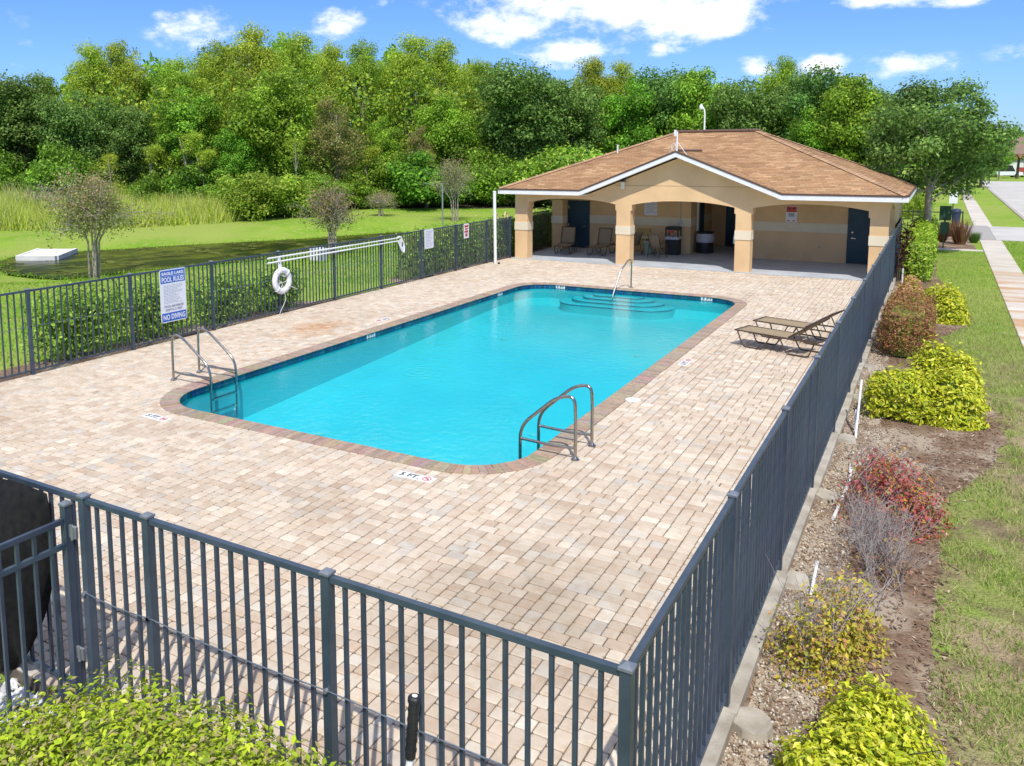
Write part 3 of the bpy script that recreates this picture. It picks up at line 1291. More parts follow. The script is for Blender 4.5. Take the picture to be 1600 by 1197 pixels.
def fence(name, axis, fixed, stations, label, pitch=.138, wire=None, skip=()):
    """axis 'x' or 'y'; stations = post positions along the axis"""
    def P(s_, z=0.0, off=0.0):
        return (fixed+off, s_, z) if axis == 'y' else (s_, fixed+off, z)
    f = thing(name, P(stations[0]), label, 'fence')
    L0 = f.location
    for i, s_ in enumerate(stations):
        o = obj('post', FM['post'], None, f)
        o.location = Vector(P(s_))-L0
        c = obj('post_cap', FM['cap'], None, o)
        c.location = (0, 0, HF+.005)
    rails = {}
    for i in range(len(stations)-1):
        if i in skip:
            continue
        a, b = stations[i], stations[i+1]
        ln = abs(b-a)
        sg = 1 if b > a else -1
        key = round(ln, 3)
        for z, w, h in ((HF-.02, .042, .04), (.085, .036, .036)):
            kk = (key, z)
            if kk not in rails:
                mb = MB()
                if axis == 'y':
                    mb.box(-w/2, w/2, .033, ln-.033, -h/2, h/2)
                else:
                    mb.box(.033, ln-.033, -w/2, w/2, -h/2, h/2)
                rails[kk] = new_mesh('rail', mb)
            o = obj('rail', rails[kk], M['fence'], f)
            o.location = Vector(P(min(a, b), z))-L0
        n = int(round(ln/pitch))
        for k in range(1, n):
            o = obj('picket', FM['picket'], None, f)
            o.location = Vector(P(a+sg*ln*k/n))-L0
            o.rotation_euler = (R(rnd.gauss(0, .12)), R(rnd.gauss(0, .12)), 0)
    if wire:
        z, off, pairs = wire
        for a, b in pairs:
            mb = MB()
            mid = (a+b)/2
            pts = [Vector(P(a+(b-a)*k/8, z-.02*math.sin(math.pi*k/8), off)) for k in range(9)]
            mb.tube(pts, .0048, 6)
            obj('wire', mb, M['wire'], f)
            for e in (a, b):
                kb = MB()
                kb.tube([P(e, z, off-.018), P(e, z, off+.018)], .016, 8)
                obj('wire_clip', kb, M['galv'], f)
    return f


RS = [2.484*k for k in range(14)]
fence('metal_fence', 'y', 0.0, RS, 'blue grey metal picket fence between the pool deck and the shrub bed')
FS = [0.0, -1.93, -3.58, -4.30, -6.2, -8.15, -10.1, -12.05, -14.0]
fence('metal_fence', 'x', 0.0, FS[1:], 'blue grey metal picket fence across the near end of the deck behind the clipped hedge',
      wire=(.94, -.035, [(-1.93, -3.58), (-3.58, -4.3)]))
# the last panel of the near fence joins the corner post of the side fence
ff = [o for o in bpy.data.objects if o.name == 'metal_fence.001'][0]
L0 = ff.location
mb = MB()
mb.box(-1.897, -.035, -.021, .021, HF-.04, HF)
obj('rail', mb, M['fence'], ff)
mb = MB()
mb.box(-1.897, -.035, -.018, .018, .067, .103)
obj('rail', mb, M['fence'], ff)
for k in range(1, 14):
    o = obj('picket', FM['picket'], None, ff)
    o.location = Vector((-1.93*k/14, 0, 0))-L0
mb = MB()
mb.tube([(-1.93*k/8, -.035, .94-.02*math.sin(math.pi*k/8)) for k in range(9)], .0048, 6)
obj('wire', mb, M['wire'], ff)

LS = [0.0]+[1.05+2.4*k for k in range(11)]+[27.1]
fence('metal_fence', 'y', -14.06, LS[1:-1]+[27.15], 'grey metal picket fence along the pond side of the deck, hung with signs',
      wire=(.98, .03, [(3.45, 5.85), (5.85, 8.25), (10.65, 13.05), (13.05, 15.45), (15.45, 17.85), (17.85, 20.25), (22.65, 25.05)]))

# gate leaf standing out from the near fence towards the camera
g = thing('metal_gate', (-4.47, -.03, 0), 'blue grey metal gate swung open in the near left corner', 'gate')
mb = MB()
mb.box(-4.50, -4.435, -.075, -.01, .02, 1.62)
o = obj('gate_post', mb, M['fence'], g)
c = obj('post_cap', FM['cap'], None, o)
c.location = (.0025, -.0125, 1.62)
for z in (1.50, 1.30, .12):
    mb = MB()
    mb.bar((-4.468, -.08, z), (-4.468, -1.38, z), .034, .04)
    obj('rail', mb, M['fence'], g)
mb = MB()
mb.box(-4.50, -4.435, -1.45, -1.385, .02, 1.62)
obj('gate_post', mb, M['fence'], g)
for k in range(1, 10):
    mb = MB()
    y = -.045-1.37*k/10
    mb.box(-4.4805, -4.4555, y-.0125, y+.0125, .14, 1.49)
    obj('picket', mb, M['fence'], g)
for z in (1.42, .42):
    mb = MB()
    mb.bbox(-4.432, -4.345, -.055, -.034, z-.05, z+.05, .006)
    h = obj('hinge', mb, M['galv'], g)
    pb = MB()
    pb.tube([(-4.385, -.06, z-.06), (-4.385, -.06, z+.06)], .012, 8)
    obj('hinge_pin', pb, M['galv'], h)

# black shade cloth hung over the near fence beside the gate
n_u, n_v = 26, 22
V = []
for i in range(n_u):
    u = i/(n_u-1)
    for j in range(n_v):
        v = j/(n_v-1)
        x = -4.52-u*1.75
        edge = min(1, u*3.5)
        z = HF-.014-v*(1.72-.2*(1-edge))
        bulge = .36*math.sin(math.pi*min(1, v*1.05))**.8*edge*(1-.2*math.sin(9*u))+.05
        shrink = (.55*v*v+.12*(1-v)**3)*(1-u)**2
        y = -.035-bulge+.03*math.sin(17*u+4*v)*min(1, v*3)+.015*math.sin(31*u-6*v)*v
        V.append((x-shrink, y, z+.02*math.sin(7*u)))
F = np.array([(i*n_v+j, (i+1)*n_v+j, (i+1)*n_v+j+1, i*n_v+j+1) for i in range(n_u-1) for j in range(n_v-1)])
o = obj('shade_cloth', np_mesh('shade_cloth', np.array(V), F), M['blackcloth'])
md = o.modifiers.new('thick', 'SOLIDIFY')
md.thickness = .006
smooth(o, 180)
tag(o, 'black shade cloth hanging loosely on the near fence left of the gate', 'cloth')

# concrete footings of the side fence posts
for k, y in enumerate(RS[1:11]):
    mb = MB()
    pr = random.Random(k)
    n = 11
    prof = []
    for a in range(n):
        th = 2*math.pi*a/n
        rr_ = .17+pr.uniform(-.035, .035)
        prof.append((.19+rr_*1.0*math.cos(th), y-.02+rr_*1.15*math.sin(th)))
    vs = [(x, q, -.16) for x, q in prof]+[(.19+(x-.19)*.86, y+(q-y)*.86, -.055+pr.uniform(-.012, .012)) for x, q in prof]
    mb.add(vs, [(i, (i+1) % n, n+(i+1) % n, n+i) for i in range(n)]+[tuple(range(n, 2*n))])
    o = obj('post_footing', mb, M['concrete'])
    nm = ['nearest', 'second', 'third', 'fourth', 'fifth', 'sixth', 'seventh', 'eighth', 'ninth', 'tenth'][k]
    tag(o, f'rough concrete footing at the side fence, {nm} from the camera', 'footing', 'concrete footings of the side fence')


# ================================================================== pool house
YB = 27.2
EX0, EX1, EY0, EY1, EZ, SL = -14.40, 0.33, 26.74, 38.10, 2.86, 0.40
GC, GW = -7.17, 3.70
COLS = [(-13.86, -13.30), (-9.52, -8.97), (-5.07, -4.54), (-0.74, -0.18)]


def build_pool_house():
    H = thing('pool_house', (-7.0, 32.0, 0), 'tan stucco pool house with arched open porch and brown shingle roof', 'pool house')
    # --- porch floor
    mb = MB()
    mb.box(-14.0, -.1, 27.056, 38.0, -.3, .004)
    obj('porch_floor', mb, M['porch'], H)

    # --- front wall: arches between the columns, gable above
    def top(x):
        return max(2.70, 2.70+SL*(GW-.20-abs(x-GC)))

    def arch(x):
        for (a0, a1), (b0, b1) in zip(COLS[:-1], COLS[1:]):
            if a1 < x < b0:
                u = (x-(a1+b0)/2)/((b0-a1)/2)
                return 2.31+.19*(1-abs(u)**2.3)
        return 0.0
    xs = sorted(set([round(q, 3) for ab in COLS for q in ab]+[GC, round(GC-GW+.2, 3), round(GC+GW-.2, 3)] +
                    [round(a1+(b0-a1)*k/20, 3) for (a0, a1), (b0, b1) in zip(COLS[:-1], COLS[1:]) for k in range(21)]))
    mb = MB()
    y0, y1 = YB, YB+.50
    for a, b in zip(xs[:-1], xs[1:]):
        mid = (a+b)/2
        if arch(mid) == 0:
            la = lb = 0.0
        else:
            la = 2.31 if any(abs(a-q) < .002 for ab in COLS for q in ab) else arch(a)
            lb = 2.31 if any(abs(b-q) < .002 for ab in COLS for q in ab) else arch(b)
        ta, tb = top(a), top(b)
        mb.add([(a, y0, la), (b, y0, lb), (b, y0, tb), (a, y0, ta), (a, y1, la), (b, y1, lb), (b, y1, tb), (a, y1, ta)],
               [(0, 1, 2, 3), (5, 4, 7, 6), (4, 5, 1, 0), (3, 2, 6, 7)])
    for a, b in COLS:
        for x in (a, b):
            zt = 2.31 if x not in (-13.86, -.18) else 2.70
            mb.quad((x, y0, 0), (x, y1, 0), (x, y1, zt), (x, y0, zt))
    W = obj('front_wall', mb, M['stucco'], H)
    mb = MB()
    mb.box(-9.6, -4.6, YB-.004, YB+.01, 3.055, 3.068)
    obj('control_joint', mb, pmat('stucco_joint', (.33, .20, .09), (.3, .18, .08), 3, .9), W)
    # bands and corbels of the columns
    for i, (a, b) in enumerate(COLS):
        mb = MB()
        mb.box(a-.02, b+.02, YB-.02, YB+.52, 1.17, 1.50)
        obj('column_band', mb, M['band'], H)
        for x, s in ((a, -1), (b, 1)):
            if (i == 0 and s < 0) or (i == 3 and s > 0):
                continue
            mb = MB()
            x2 = x+s*.05
            mb.box(min(x-s*.004, x2), max(x-s*.004, x2), YB+.003, YB+.497, 2.10, 2.318)
            obj('corbel', mb, M['stucco'], H)
    # --- side walls of the porch with an arch each
    for nm, xa, xb in (('left', -13.86, -13.36), ('right', -.68, -.18)):
        mb = MB()
        ya, yb = YB+.5, 31.0
        ys = [ya+(yb-ya)*k/14 for k in range(15)]
        for a, b in zip(ys[:-1], ys[1:]):
            def az(y):
                u = (y-(ya+yb)/2)/((yb-ya)/2)
                return 2.20+.25*(1-u*u)
            la, lb = az(a), az(b)
            mb.add([(xa, a, la), (xa, b, lb), (xa, b, 2.7), (xa, a, 2.7), (xb, a, la), (xb, b, lb), (xb, b, 2.7), (xb, a, 2.7)],
                   [(1, 0, 3, 2), (4, 5, 6, 7), (0, 1, 5, 4)])
        mb.box(xa, xb, 31.0, 31.5, 0, 2.7)
        obj('side_wall', mb, M['stucco'], H)
        mb = MB()
        mb.box(xa-.02, xb+.02, 30.98, 31.47, 1.17, 1.50)
        obj('column_band', mb, M['band'], H)
    # --- enclosed rooms, with a breezeway between them
    for nm, xa, xb, ya in (('left', -13.86, -7.85, 31.85), ('right', -5.30, -.18, 31.502)):
        mb = MB()
        mb.box(xa, xb, ya, 37.6, .004, 2.70)
        obj('room_wall', mb, M['stucco'], H)
        mb = MB()
        mb.box(xa+(.0 if nm == 'left' else -.015), xb-.0+(.015 if nm == 'left' else 0), ya-.018, 37.0, 1.16, 1.52)
        obj('wall_band', mb, M['band'], H)
    # ceiling of porch and breezeway
    mb = MB()
    mb.box(-13.83, -.21, YB+.502, 37.7, 2.705, 2.74)
    obj('porch_ceiling', mb, M['ceiling'], H)
    # --- doors
    for x0, x1, y, hx, nm in ((-13.38, -12.43, 31.85, .82, 'dark blue metal door left of the porch chairs'),
                              (-1.72, -.78, 31.502, .16, 'dark blue metal door at the right end of the porch')):
        mb = MB()
        mb.box(x0-.05, x1+.05, y-.03, y+.02, .004, 2.13)
        fr = MB()
        fr.box(x0-.055, x0-.002, y-.034, y, .004, 2.155)
        fr.box(x1+.002, x1+.055, y-.034, y, .004, 2.155)
        fr.box(x0-.055, x1+.055, y-.034, y, 2.102, 2.156)
        d = MB()
        d.box(x0, x1, y-.026, y+.02, .02, 2.10)
        D = obj('door', d, M['door'], H)
        D['label'] = nm
        obj('door_frame', fr, M['door'], D)
        hxw = x0+(x1-x0)*(.84 if hx > .5 else .13)
        hb = MB()
        hb.tube([(hxw, y-.03, 1.0), (hxw, y-.07, 1.0)], .03, 10)
        s = -1 if hx > .5 else 1
        hb.bar((hxw, y-.07, 1.0), (hxw+s*.13, y-.075, .99), .022)
        obj('door_handle', hb, M['steel'], D)
        for hz in (.28, 1.05, 1.86):
            hx2 = x0+.004 if hx > .5 else x1-.004
            obj('hinge', MB().tube([(hx2, y-.034, hz-.06), (hx2, y-.034, hz+.06)], .012, 6), M['steel'], D)
        lb = MB()
        lb.tube([(hxw, y-.028, 1.22), (hxw, y-.05, 1.22)], .032, 12)
        obj('deadbolt', lb, M['steel'], D)
    # the breezeway narrows to a slit at its far end
    mb = MB()
    mb.box(-7.845, -5.85, 35.6, 36.0, .005, 2.70)
    obj('room_wall', mb, M['stucco'], H)
    D2 = obj('door', MB().box(-7.2, -6.25, 35.56, 35.61, .01, 2.12), M['door'], H)
    obj('door_handle', MB().tube([(-6.4, 35.56, 1.0), (-6.4, 35.5, 1.0)], .03, 8), M['steel'], D2)
    # breezeway: recessed doors on its left side, iron gate at the far end
    mb = MB()
    mb.box(-7.86, -7.80, 33.1, 34.0, .01, 2.1)
    D = obj('door', mb, M['door'], H)
    mb = MB()
    mb.box(-7.85, -7.78, 32.86, 33.04, .01, 2.2)
    obj('door_frame', mb, M['white'], D)
    gate = obj('breezeway_gate', MB().box(-7.84, -5.31, 37.30, 37.34, 2.02, 2.06).box(-7.84, -5.31, 37.3, 37.34, .10, .14), M['black'], H)
    for k in range(22):
        x = -7.78+k*.116
        obj('picket', MB().box(x-.009, x+.009, 37.31, 37.33, .10, 2.03), M['black'], gate)

    # --- roof
    D_ = (EY1-EY0)/2
    rz = EZ+SL*D_
    base = MB()
    e = -.05
    A = (EX0, EY0, EZ+e), (EX1, EY0, EZ+e), (EX1, EY1, EZ+e), (EX0, EY1, EZ+e)
    r0, r1 = (EX0+D_, EY0+D_, rz+e), (EX1-D_, EY0+D_, rz+e)
    gz = EZ+SL*GW
    base.add([*A, r0, r1, (GC, EY0, gz+e), (GC, EY0+GW, gz+e), (GC-GW, EY0, EZ+e), (GC+GW, EY0, EZ+e),
              (EX0, YB+.02, EZ-.115), (EX1, YB+.02, EZ-.115), (EX1, EY1, EZ-.115), (EX0, EY1, EZ-.115)],
             [(0, 8, 7, 4), (7, 9, 1, 5), (4, 7, 5), (8, 6, 7), (6, 9, 7), (1, 2, 5), (2, 3, 4, 5), (3, 0, 4), (10, 13, 12, 11), (2, 12, 13, 3)])
    RF = obj('roof', base, M['roofdeck'], H)
    pr = random.Random(21)
    cols = [(0.396, 0.233, 0.120), (0.421, 0.251, 0.133), (0.374, 0.220, 0.112), (0.447, 0.273, 0.150), (0.353, 0.207, 0.107), (0.408, 0.242, 0.129), (0.464, 0.295, 0.163), (0.387, 0.229, 0.120)]
    sh = MB()
    cosl = 1/math.sqrt(1+SL*SL)
    EXP = .142

    def rows(origin, along, inward, spans, T):
        """spans(t) -> intervals along the eave at horizontal distance t from it"""
        o, al, iw = Vector(origin), Vector(along), Vector(inward)
        dt = EXP*cosl
        k = 0
        t = 0.0
        while t < T-.01:
            t2 = min(t+dt*1.35, T)
            off = (k % 3)*.105+pr.uniform(0, .03)
            for a, b in spans(min(t+dt*.5, T)):
                s = a
                nxt = math.floor(a/.31)*.31+off
                while nxt <= a+.02:
                    nxt += .31
                while s < b-.01:
                    e_ = min(nxt, b)
                    c = pr.choice(cols)
                    q = 1+pr.gauss(0, .07)
                    sh.col = tuple(min(.9, w*q) for w in c)
                    lift = pr.uniform(.012, .022)
                    g_ = .004
                    p = [o+al*(s+g_)+iw*t, o+al*(e_-g_)+iw*t, o+al*(e_-g_)+iw*t2, o+al*(s+g_)+iw*t2]
                    zz = [SL*t+lift, SL*t+lift, SL*t2+.001, SL*t2+.001]
                    vs = [(v.x, v.y, v.z+z) for v, z in zip(p, zz)]
                    vs += [(p[0].x, p[0].y, p[0].z+SL*t-.012), (p[1].x, p[1].y, p[1].z+SL*t-.012)]
                    sh.add(vs, [(0, 1, 2, 3), (4, 5, 1, 0)])
                    s = e_
                    nxt = e_+.31
            t += dt
            k += 1
    e0 = .015

    def front(t):
        if t < GW:
            return [(t, GC-(GW-t)-EX0), (GC+(GW-t)-EX0, EX1-t-EX0)]
        return [(t, EX1-t-EX0)]
    rows((EX0, EY0-e0, EZ), (1, 0, 0), (0, 1, 0), front, D_)
    rows((EX1+e0, EY0, EZ), (0, 1, 0), (-1, 0, 0), lambda t: [(t, EY1-EY0-t)], D_)
    rows((EX1, EY1, EZ), (-1, 0, 0), (0, -1, 0), lambda t: [(t, EX1-EX0-t)], D_)
    rows((EX0-e0, EY1, EZ), (0, -1, 0), (1, 0, 0), lambda t: [(t, EY1-EY0-t)], D_)
    rows((GC-GW, EY0-.03, EZ), (0, 1, 0), (1, 0, 0), lambda t: [(0, t+.03)], GW)
    rows((GC+GW, EY0-.03, EZ), (0, 1, 0), (-1, 0, 0), lambda t: [(0, t+.03)], GW)
    obj('shingles', sh, M['shingle'], RF, kind='stuff')
    caps = MB()
    caps.col = (.40, .235, .135)

    def capline(a, b, w=.15):
        a, b = Vector(a), Vector(b)
        n = max(2, int((b-a).length/.2))
        d = (b-a).normalized()
        sd = d.cross(Vector((0, 0, 1))).normalized()
        for i in range(n):
            p, q = a+(b-a)*(i/n), a+(b-a)*((i+1.25)/n)
            k = 1+pr.gauss(0, .09)
            caps.col = tuple(w_*k for w_ in (.46, .29, .17))
            dz = Vector((0, 0, .045))
            l0 = Vector((0, 0, .034))
            caps.add([p-sd*w+l0-dz*.95, p+l0+dz*.25, p+sd*w+l0-dz*.95, q-sd*w+l0*.6-dz*.95, q+l0*.6+dz*.2, q+sd*w+l0*.6-dz*.95], [(0, 1, 4, 3), (1, 2, 5, 4)])
    capline((EX0, EY0, EZ+.02), (EX0+D_, EY0+D_, rz+.02))
    capline((EX1, EY0, EZ+.02), (EX1-D_, EY0+D_, rz+.02))
    capline((EX1, EY1, EZ+.02), (EX1-D_, EY0+D_, rz+.02))
    capline((EX0, EY1, EZ+.02), (EX0+D_, EY0+D_, rz+.02))
    obj('hip_caps', caps, M['shingle'], RF, kind='stuff')
    mb = MB()
    mb.tube([(EX0+D_-.1, EY0+D_, rz+.05), (EX1-D_+.1, EY0+D_, rz+.05)], .07, 8)
    obj('ridge_vent', mb, M['drip'], RF)
    mb = MB()
    mb.tube([(GC, EY0+.3, gz+.03), (GC, EY0+GW+.1, gz+.03)], .05, 8)
    obj('ridge_vent', mb, M['drip'], RF)
    # --- fascia and drip edge
    fz0, fz1 = EZ-.20, EZ-.035

    def board(a, b, z0, z1, out, mat, name, th=.03):
        """vertical board from a to b (x,y,zshift)"""
        (ax, ay, az), (bx, by, bz) = a, b
        ox, oy = out
        m_ = MB()
        m_.add([(ax, ay, az+z0), (bx, by, bz+z0), (bx, by, bz+z1), (ax, ay, az+z1),
                (ax+ox*th, ay+oy*th, az+z0), (bx+ox*th, by+oy*th, bz+z0), (bx+ox*th, by+oy*th, bz+z1), (ax+ox*th, ay+oy*th, az+z1)],
               [(1, 0, 3, 2), (4, 5, 6, 7), (0, 1, 5, 4), (2, 3, 7, 6), (0, 4, 7, 3), (1, 2, 6, 5)])
        return obj(name, m_, mat, RF)
    segs = [((EX0, EY0, 0), (GC-GW, EY0, 0), (0, -1)), ((GC-GW, EY0, 0), (GC, EY0, SL*GW), (0, -1)), ((GC, EY0, SL*GW), (GC+GW, EY0, 0), (0, -1)),
            ((GC+GW, EY0, 0), (EX1, EY0, 0), (0, -1)), ((EX1, EY0, 0), (EX1, EY1, 0), (1, 0)), ((EX1, EY1, 0), (EX0, EY1, 0), (0, 1)), ((EX0, EY1, 0), (EX0, EY0, 0), (-1, 0))]
    for a, b, o in segs:
        board(a, b, fz0, fz1, o, M['white'], 'fascia', .028)
        board(a, b, fz1+.001, fz1+.065, o, M['drip'], 'drip_edge', .045)
    # soffit boards under the eaves
    obj('soffit', MB().box(EX0+.02, GC-GW+.18, EY0+.005, YB-.004, fz0+.01, fz0+.03), M['white'], RF)
    obj('soffit', MB().box(GC+GW-.18, EX1-.02, EY0+.005, YB-.004, fz0+.01, fz0+.03), M['white'], RF)
    for s in (-1, 1):
        mb = MB()
        mb.add([(GC+s*GW, EY0+.004, fz0+.02), (GC, EY0+.004, fz0+.02+SL*GW), (GC, YB-.004, fz0+.02+SL*GW), (GC+s*GW, YB-.004, fz0+.02)], [(0, 1, 2, 3)])
        obj('soffit', mb, M['white'], RF)
    for x0, x1, y0, y1 in ((EX0+.02, -13.865, YB, 37.7), (-.175, EX1-.02, YB, 37.7)):
        obj('soffit', MB().box(x0, x1, y0, y1, fz0+.012, fz0+.03), M['white'], RF)
    # plumbing vent
    mb = MB()
    mb.tube([(-10.6, 30.3, EZ+SL*3.4), (-10.6, 30.3, EZ+SL*3.6+.34)], .035, 10)
    obj('vent_pipe', mb, M['pvc'], RF)
    # --- wall lantern on the gable
    lx = -9.25
    mb = MB()
    mb.box(lx-.075, lx+.075, YB-.16, YB, 3.20, 3.26)
    ln = obj('wall_lantern', mb, M['black'], H)
    mb = MB()
    mb.box(lx-.065, lx+.065, YB-.145, YB-.015, 2.93, 3.20)
    obj('lantern_glass', mb, M['glass'], ln)
    # --- things fixed to the porch walls
    mb = MB()
    mb.box(-9.86, -9.30, 31.82, 31.85, 1.60, 2.26)
    s = obj('notice_board', mb, M['signwhite'], H)
    for k in range(9):
        obj('text_line', MB().box(-9.80, -9.80+(.48 if k % 3 else .36), 31.812, 31.8205, 2.16-k*.058, 2.178-k*.058), M['inkgrey'], s)
    mb = MB()
    mb.tube([(-8.28, 31.83, 2.68), (-8.28, 31.83, 1.45)], .014, 8)
    c = obj('conduit', mb, M['galv'], H)
    obj('outlet_box', MB().bbox(-8.34, -8.22, 31.77, 31.85, 1.28, 1.46, .01), M['galv'], c)
    s = obj('warning_sign', MB().box(-4.02, -3.60, 31.475, 31.502, 1.530, 2.170), M['signwhite'], H)
    obj('sign_header', MB().box(-4.0, -3.62, 31.466, 31.4745, 1.930, 2.150), M['signred'], s)
    for k in range(2):
        obj('header_word', MB().box(-3.95+k*.19, -3.87+k*.19, 31.462, 31.4685, 2.060, 2.100), M['ink'], s)
    obj('camera_symbol', MB().bbox(-3.92, -3.70, 31.465, 31.476, 1.750, 1.890, .004), M['inkgrey'], s)
    for k in range(2):
        obj('footer_word', MB().box(-3.96+k*.19, -3.86+k*.19, 31.466, 31.476, 1.570, 1.610), M['signred'], s)
    mb = MB()
    mb.tube([(-2.75, 31.51, .62), (-2.75, 31.42, .62), (-2.75, 31.40, .55)], .022, 8)
    obj('hose_tap', mb, M['galv'], H)
    mb = MB()
    mb.tube([(-10.95+.09*math.cos(a), 31.83, .62+.09*math.sin(a)) for a in np.linspace(0, 6.28, 17)], .018, 6)
    obj('wall_ring', mb, M['galv'], H)
    # phone box on the third column
    obj('phone_box', MB().bbox(-5.15, -5.072, YB+.12, YB+.34, 1.0, 1.30, .01), M['galv'], H)
    # --- antenna mast above the gable
    ax, ay, az = GC-.02, EY0+.22, gz
    mast = thing('antenna_mast', (ax, ay, az-.05), 'white antenna mast with stay struts on the gable peak', 'antenna')
    obj('pole', MB().tube([(ax, ay, az-.12), (ax, ay, az+.72)], .028, 10), M['white'], mast)
    for s in (-1, 1):
        obj('strut', MB().tube([(ax, ay, az+.36), (ax+s*.34, ay+.1, az-.13)], .014, 6), M['white'], mast)
    obj('radio_box', MB().bbox(ax-.10, ax-.03, ay-.05, ay+.05, az+.56, az+.78, .01), M['white'], mast)
    obj('cable_loop', MB().tube([(ax-.11+.08*math.cos(a), ay-.03, az+.17+.13*math.sin(a)) for a in np.linspace(0, 6.28, 15)], .008, 5), M['white'], mast)


build_pool_house()

# short iron fence closing the left side of the porch
g = thing('iron_fence', (-14.3, 27.9, 0), 'black iron fence seen through the left porch arch', 'fence')
for z in (1.72, .12):
    obj('rail', MB().box(-14.02, -13.98, 27.75, 31.0, z-.02, z+.02), M['black'], g)
for k in range(26):
    y = 27.8+k*.125
    obj('picket', MB().box(-14.01, -13.99, y-.01, y+.01, .12, 1.72), M['black'], g)

# white standing post (outdoor shower) by the deck fence
s = thing('shower_post', (-13.72, 25.15, 0), 'tall white round post standing at the far left corner of the deck', 'post')
obj('pipe', MB().tube([(-13.72, 25.15, 0), (-13.80, 25.22, 2.78)], .062, 14), M['white'], s)
smooth(s.children[0])
obj('pipe_cap', MB().lathe([(.068, 0), (.068, .05), (.05, .065), (0, .068)], (-13.80, 25.22, 2.78), 14), M['white'], s)
obj('foot_valve', MB().lathe([(.05, 0), (.05, .05), (.02, .07), (0, .07)], (-13.55, 25.12, 0), 12), M['black'], s)

# two cream hoops on top of the fence by the porch
for k, y in enumerate((25.9, 26.75)):
    mb = MB()
    mb.tube([(-14.06, y-.13, HF-.04)]+[(-14.06, y-.13*math.cos(a), HF+.06+.16*math.sin(a)) for a in np.linspace(0, math.pi, 12)]+[(-14.06, y+.13, HF-.04)], .028, 8)
    tag(obj('fence_hoop', mb, M['hoop']), ['cream metal hoop on the fence top, nearer the white post', 'cream metal hoop on the fence top, nearer the porch column'][k], 'hoop', 'hoops on the fence top')


# ================================================================== ladders and rails
def bend(path, r_=.12, n=6):
    """round the inner corners of a polyline"""
    P = [Vector(p) for p in path]
    out = [P[0]]
    for a, b, c in zip(P[:-2], P[1:-1], P[2:]):
        da, dc = (a-b), (c-b)
        k = min(r_, da.length*.48, dc.length*.48)
        p, q = b+da.normalized()*k, b+dc.normalized()*k
        for i in range(n+1):
            t_ = i/n
            out.append(p*(1-t_)**2+b*2*t_*(1-t_)+q*t_*t_)
    out.append(P[-1])
    return out


def ladder(name, x_post, sgn, ys, label, treads):
    """sgn: +1 when the pool lies towards +x"""
    L_ = thing(name, (x_post, sum(ys)/2, 0), label, 'pool ladder', 'stainless pool ladders')
    xin = x_post+sgn*(.86 if sgn < 0 else 1.0)
    for y in ys:
        p = bend([(x_post, y, 0), (x_post, y, .62), (x_post+sgn*.02, y, .93), (x_post+sgn*.30, y, .86), (xin, y, .36), (xin, y, -.9)], .2, 7)
        r_ = obj('rail', MB().tube(p, .024, 12), M['steel'], L_)
        smooth(r_, 60)
        fl = MB()
        fl.lathe([(.062, .0), (.062, .012), (.04, .026), (.026, .05)], (x_post, y, .0), 16)
        obj('flange', fl, M['steel'], r_)
        cb = bend([(x_post, y, .17), (x_post+sgn*.3, y, .15), (xin, y, .17)], .1)
        b_ = obj('cross_bar', MB().tube(cb, .022, 10), M['steel'], L_)
        smooth(b_, 60)
    for z in treads:
        t_ = MB()
        t_.bbox(xin-.04, xin+.04, ys[0]+.02, ys[1]-.02, z-.015, z+.015, .005)
        obj('tread', t_, M['steel'], L_)


ladder('pool_ladder', -3.0, -1, (6.82, 7.47), 'stainless steel pool ladder at the near right corner of the pool', (-.25, -.5, -.75))
ladder('pool_ladder', -11.30, 1, (6.95, 7.60), 'stainless steel pool ladder at the left edge of the pool', (-.25, -.5, -.75))
h = thing('handrail', (-7.17, 21.95, 0), 'single stainless handrail over the entry steps at the far end', 'handrail')
p = bend([(-7.17, 21.95, 0), (-7.17, 21.95, .88), (-7.18, 21.72, .94), (-7.32, 21.35, .62), (-7.45, 20.55, -.62)], .14, 6)
r_ = smooth(obj('rail', MB().tube(p, .025, 12), M['steel'], h), 60)
obj('flange', MB().lathe([(.06, 0), (.06, .012), (.03, .04)], (-7.17, 21.95, 0), 16), M['steel'], r_)


# ================================================================== signs and rescue gear on the pond-side fence
def fence_sign(name, y0, y1, z0, z1, label):
    x = -14.02
    t_ = thing(name, (x, (y0+y1)/2, z0), label, 'sign')
    r_ = .05
    pts = []
    for cy, cz, a0 in ((y1-r_, z0+r_, -90), (y1-r_, z1-r_, 0), (y0+r_, z1-r_, 90), (y0+r_, z0+r_, 180)):
        for k in range(6):
            a = R(a0+18*k)
            pts.append((cy+r_*math.cos(a), cz+r_*math.sin(a)))
    n = len(pts)
    mb = MB()
    mb.add([(x, a, b) for a, b in pts]+[(x+.008, a, b) for a, b in pts], [tuple(range(n-1, -1, -1)), tuple(range(n, 2*n))]+[(i, (i+1) % n, n+(i+1) % n, n+i) for i in range(n)])
    obj('sign_plate', mb, M['signwhite'], t_)
    return t_, x+.008


s, sx = fence_sign('pool_rules_sign', 9.02, 9.78, .46, 1.69, 'tall blue and white pool rules sign reading NO DIVING on the fence')
o = Vector(s.location)


def sign_text(txt, z, w, hgt, mat, x=None, yc=9.40):
    me = text_mesh(txt, hgt*1.4, .0006, bold=.004)
    co = np.empty(len(me.vertices)*3, dtype=np.float32)
    me.vertices.foreach_get('co', co)
    co = co.reshape(-1, 3)
    co[:, 1] *= hgt/(co[:, 1].max()-co[:, 1].min())
    co[:, :2] -= (co[:, :2].max(0)+co[:, :2].min(0))/2
    me.vertices.foreach_set('co', co.ravel())
    return place_mesh(me, (0, 1, 0), (0, 0, 1), ((x or sx+.0045), yc, z), o, w)


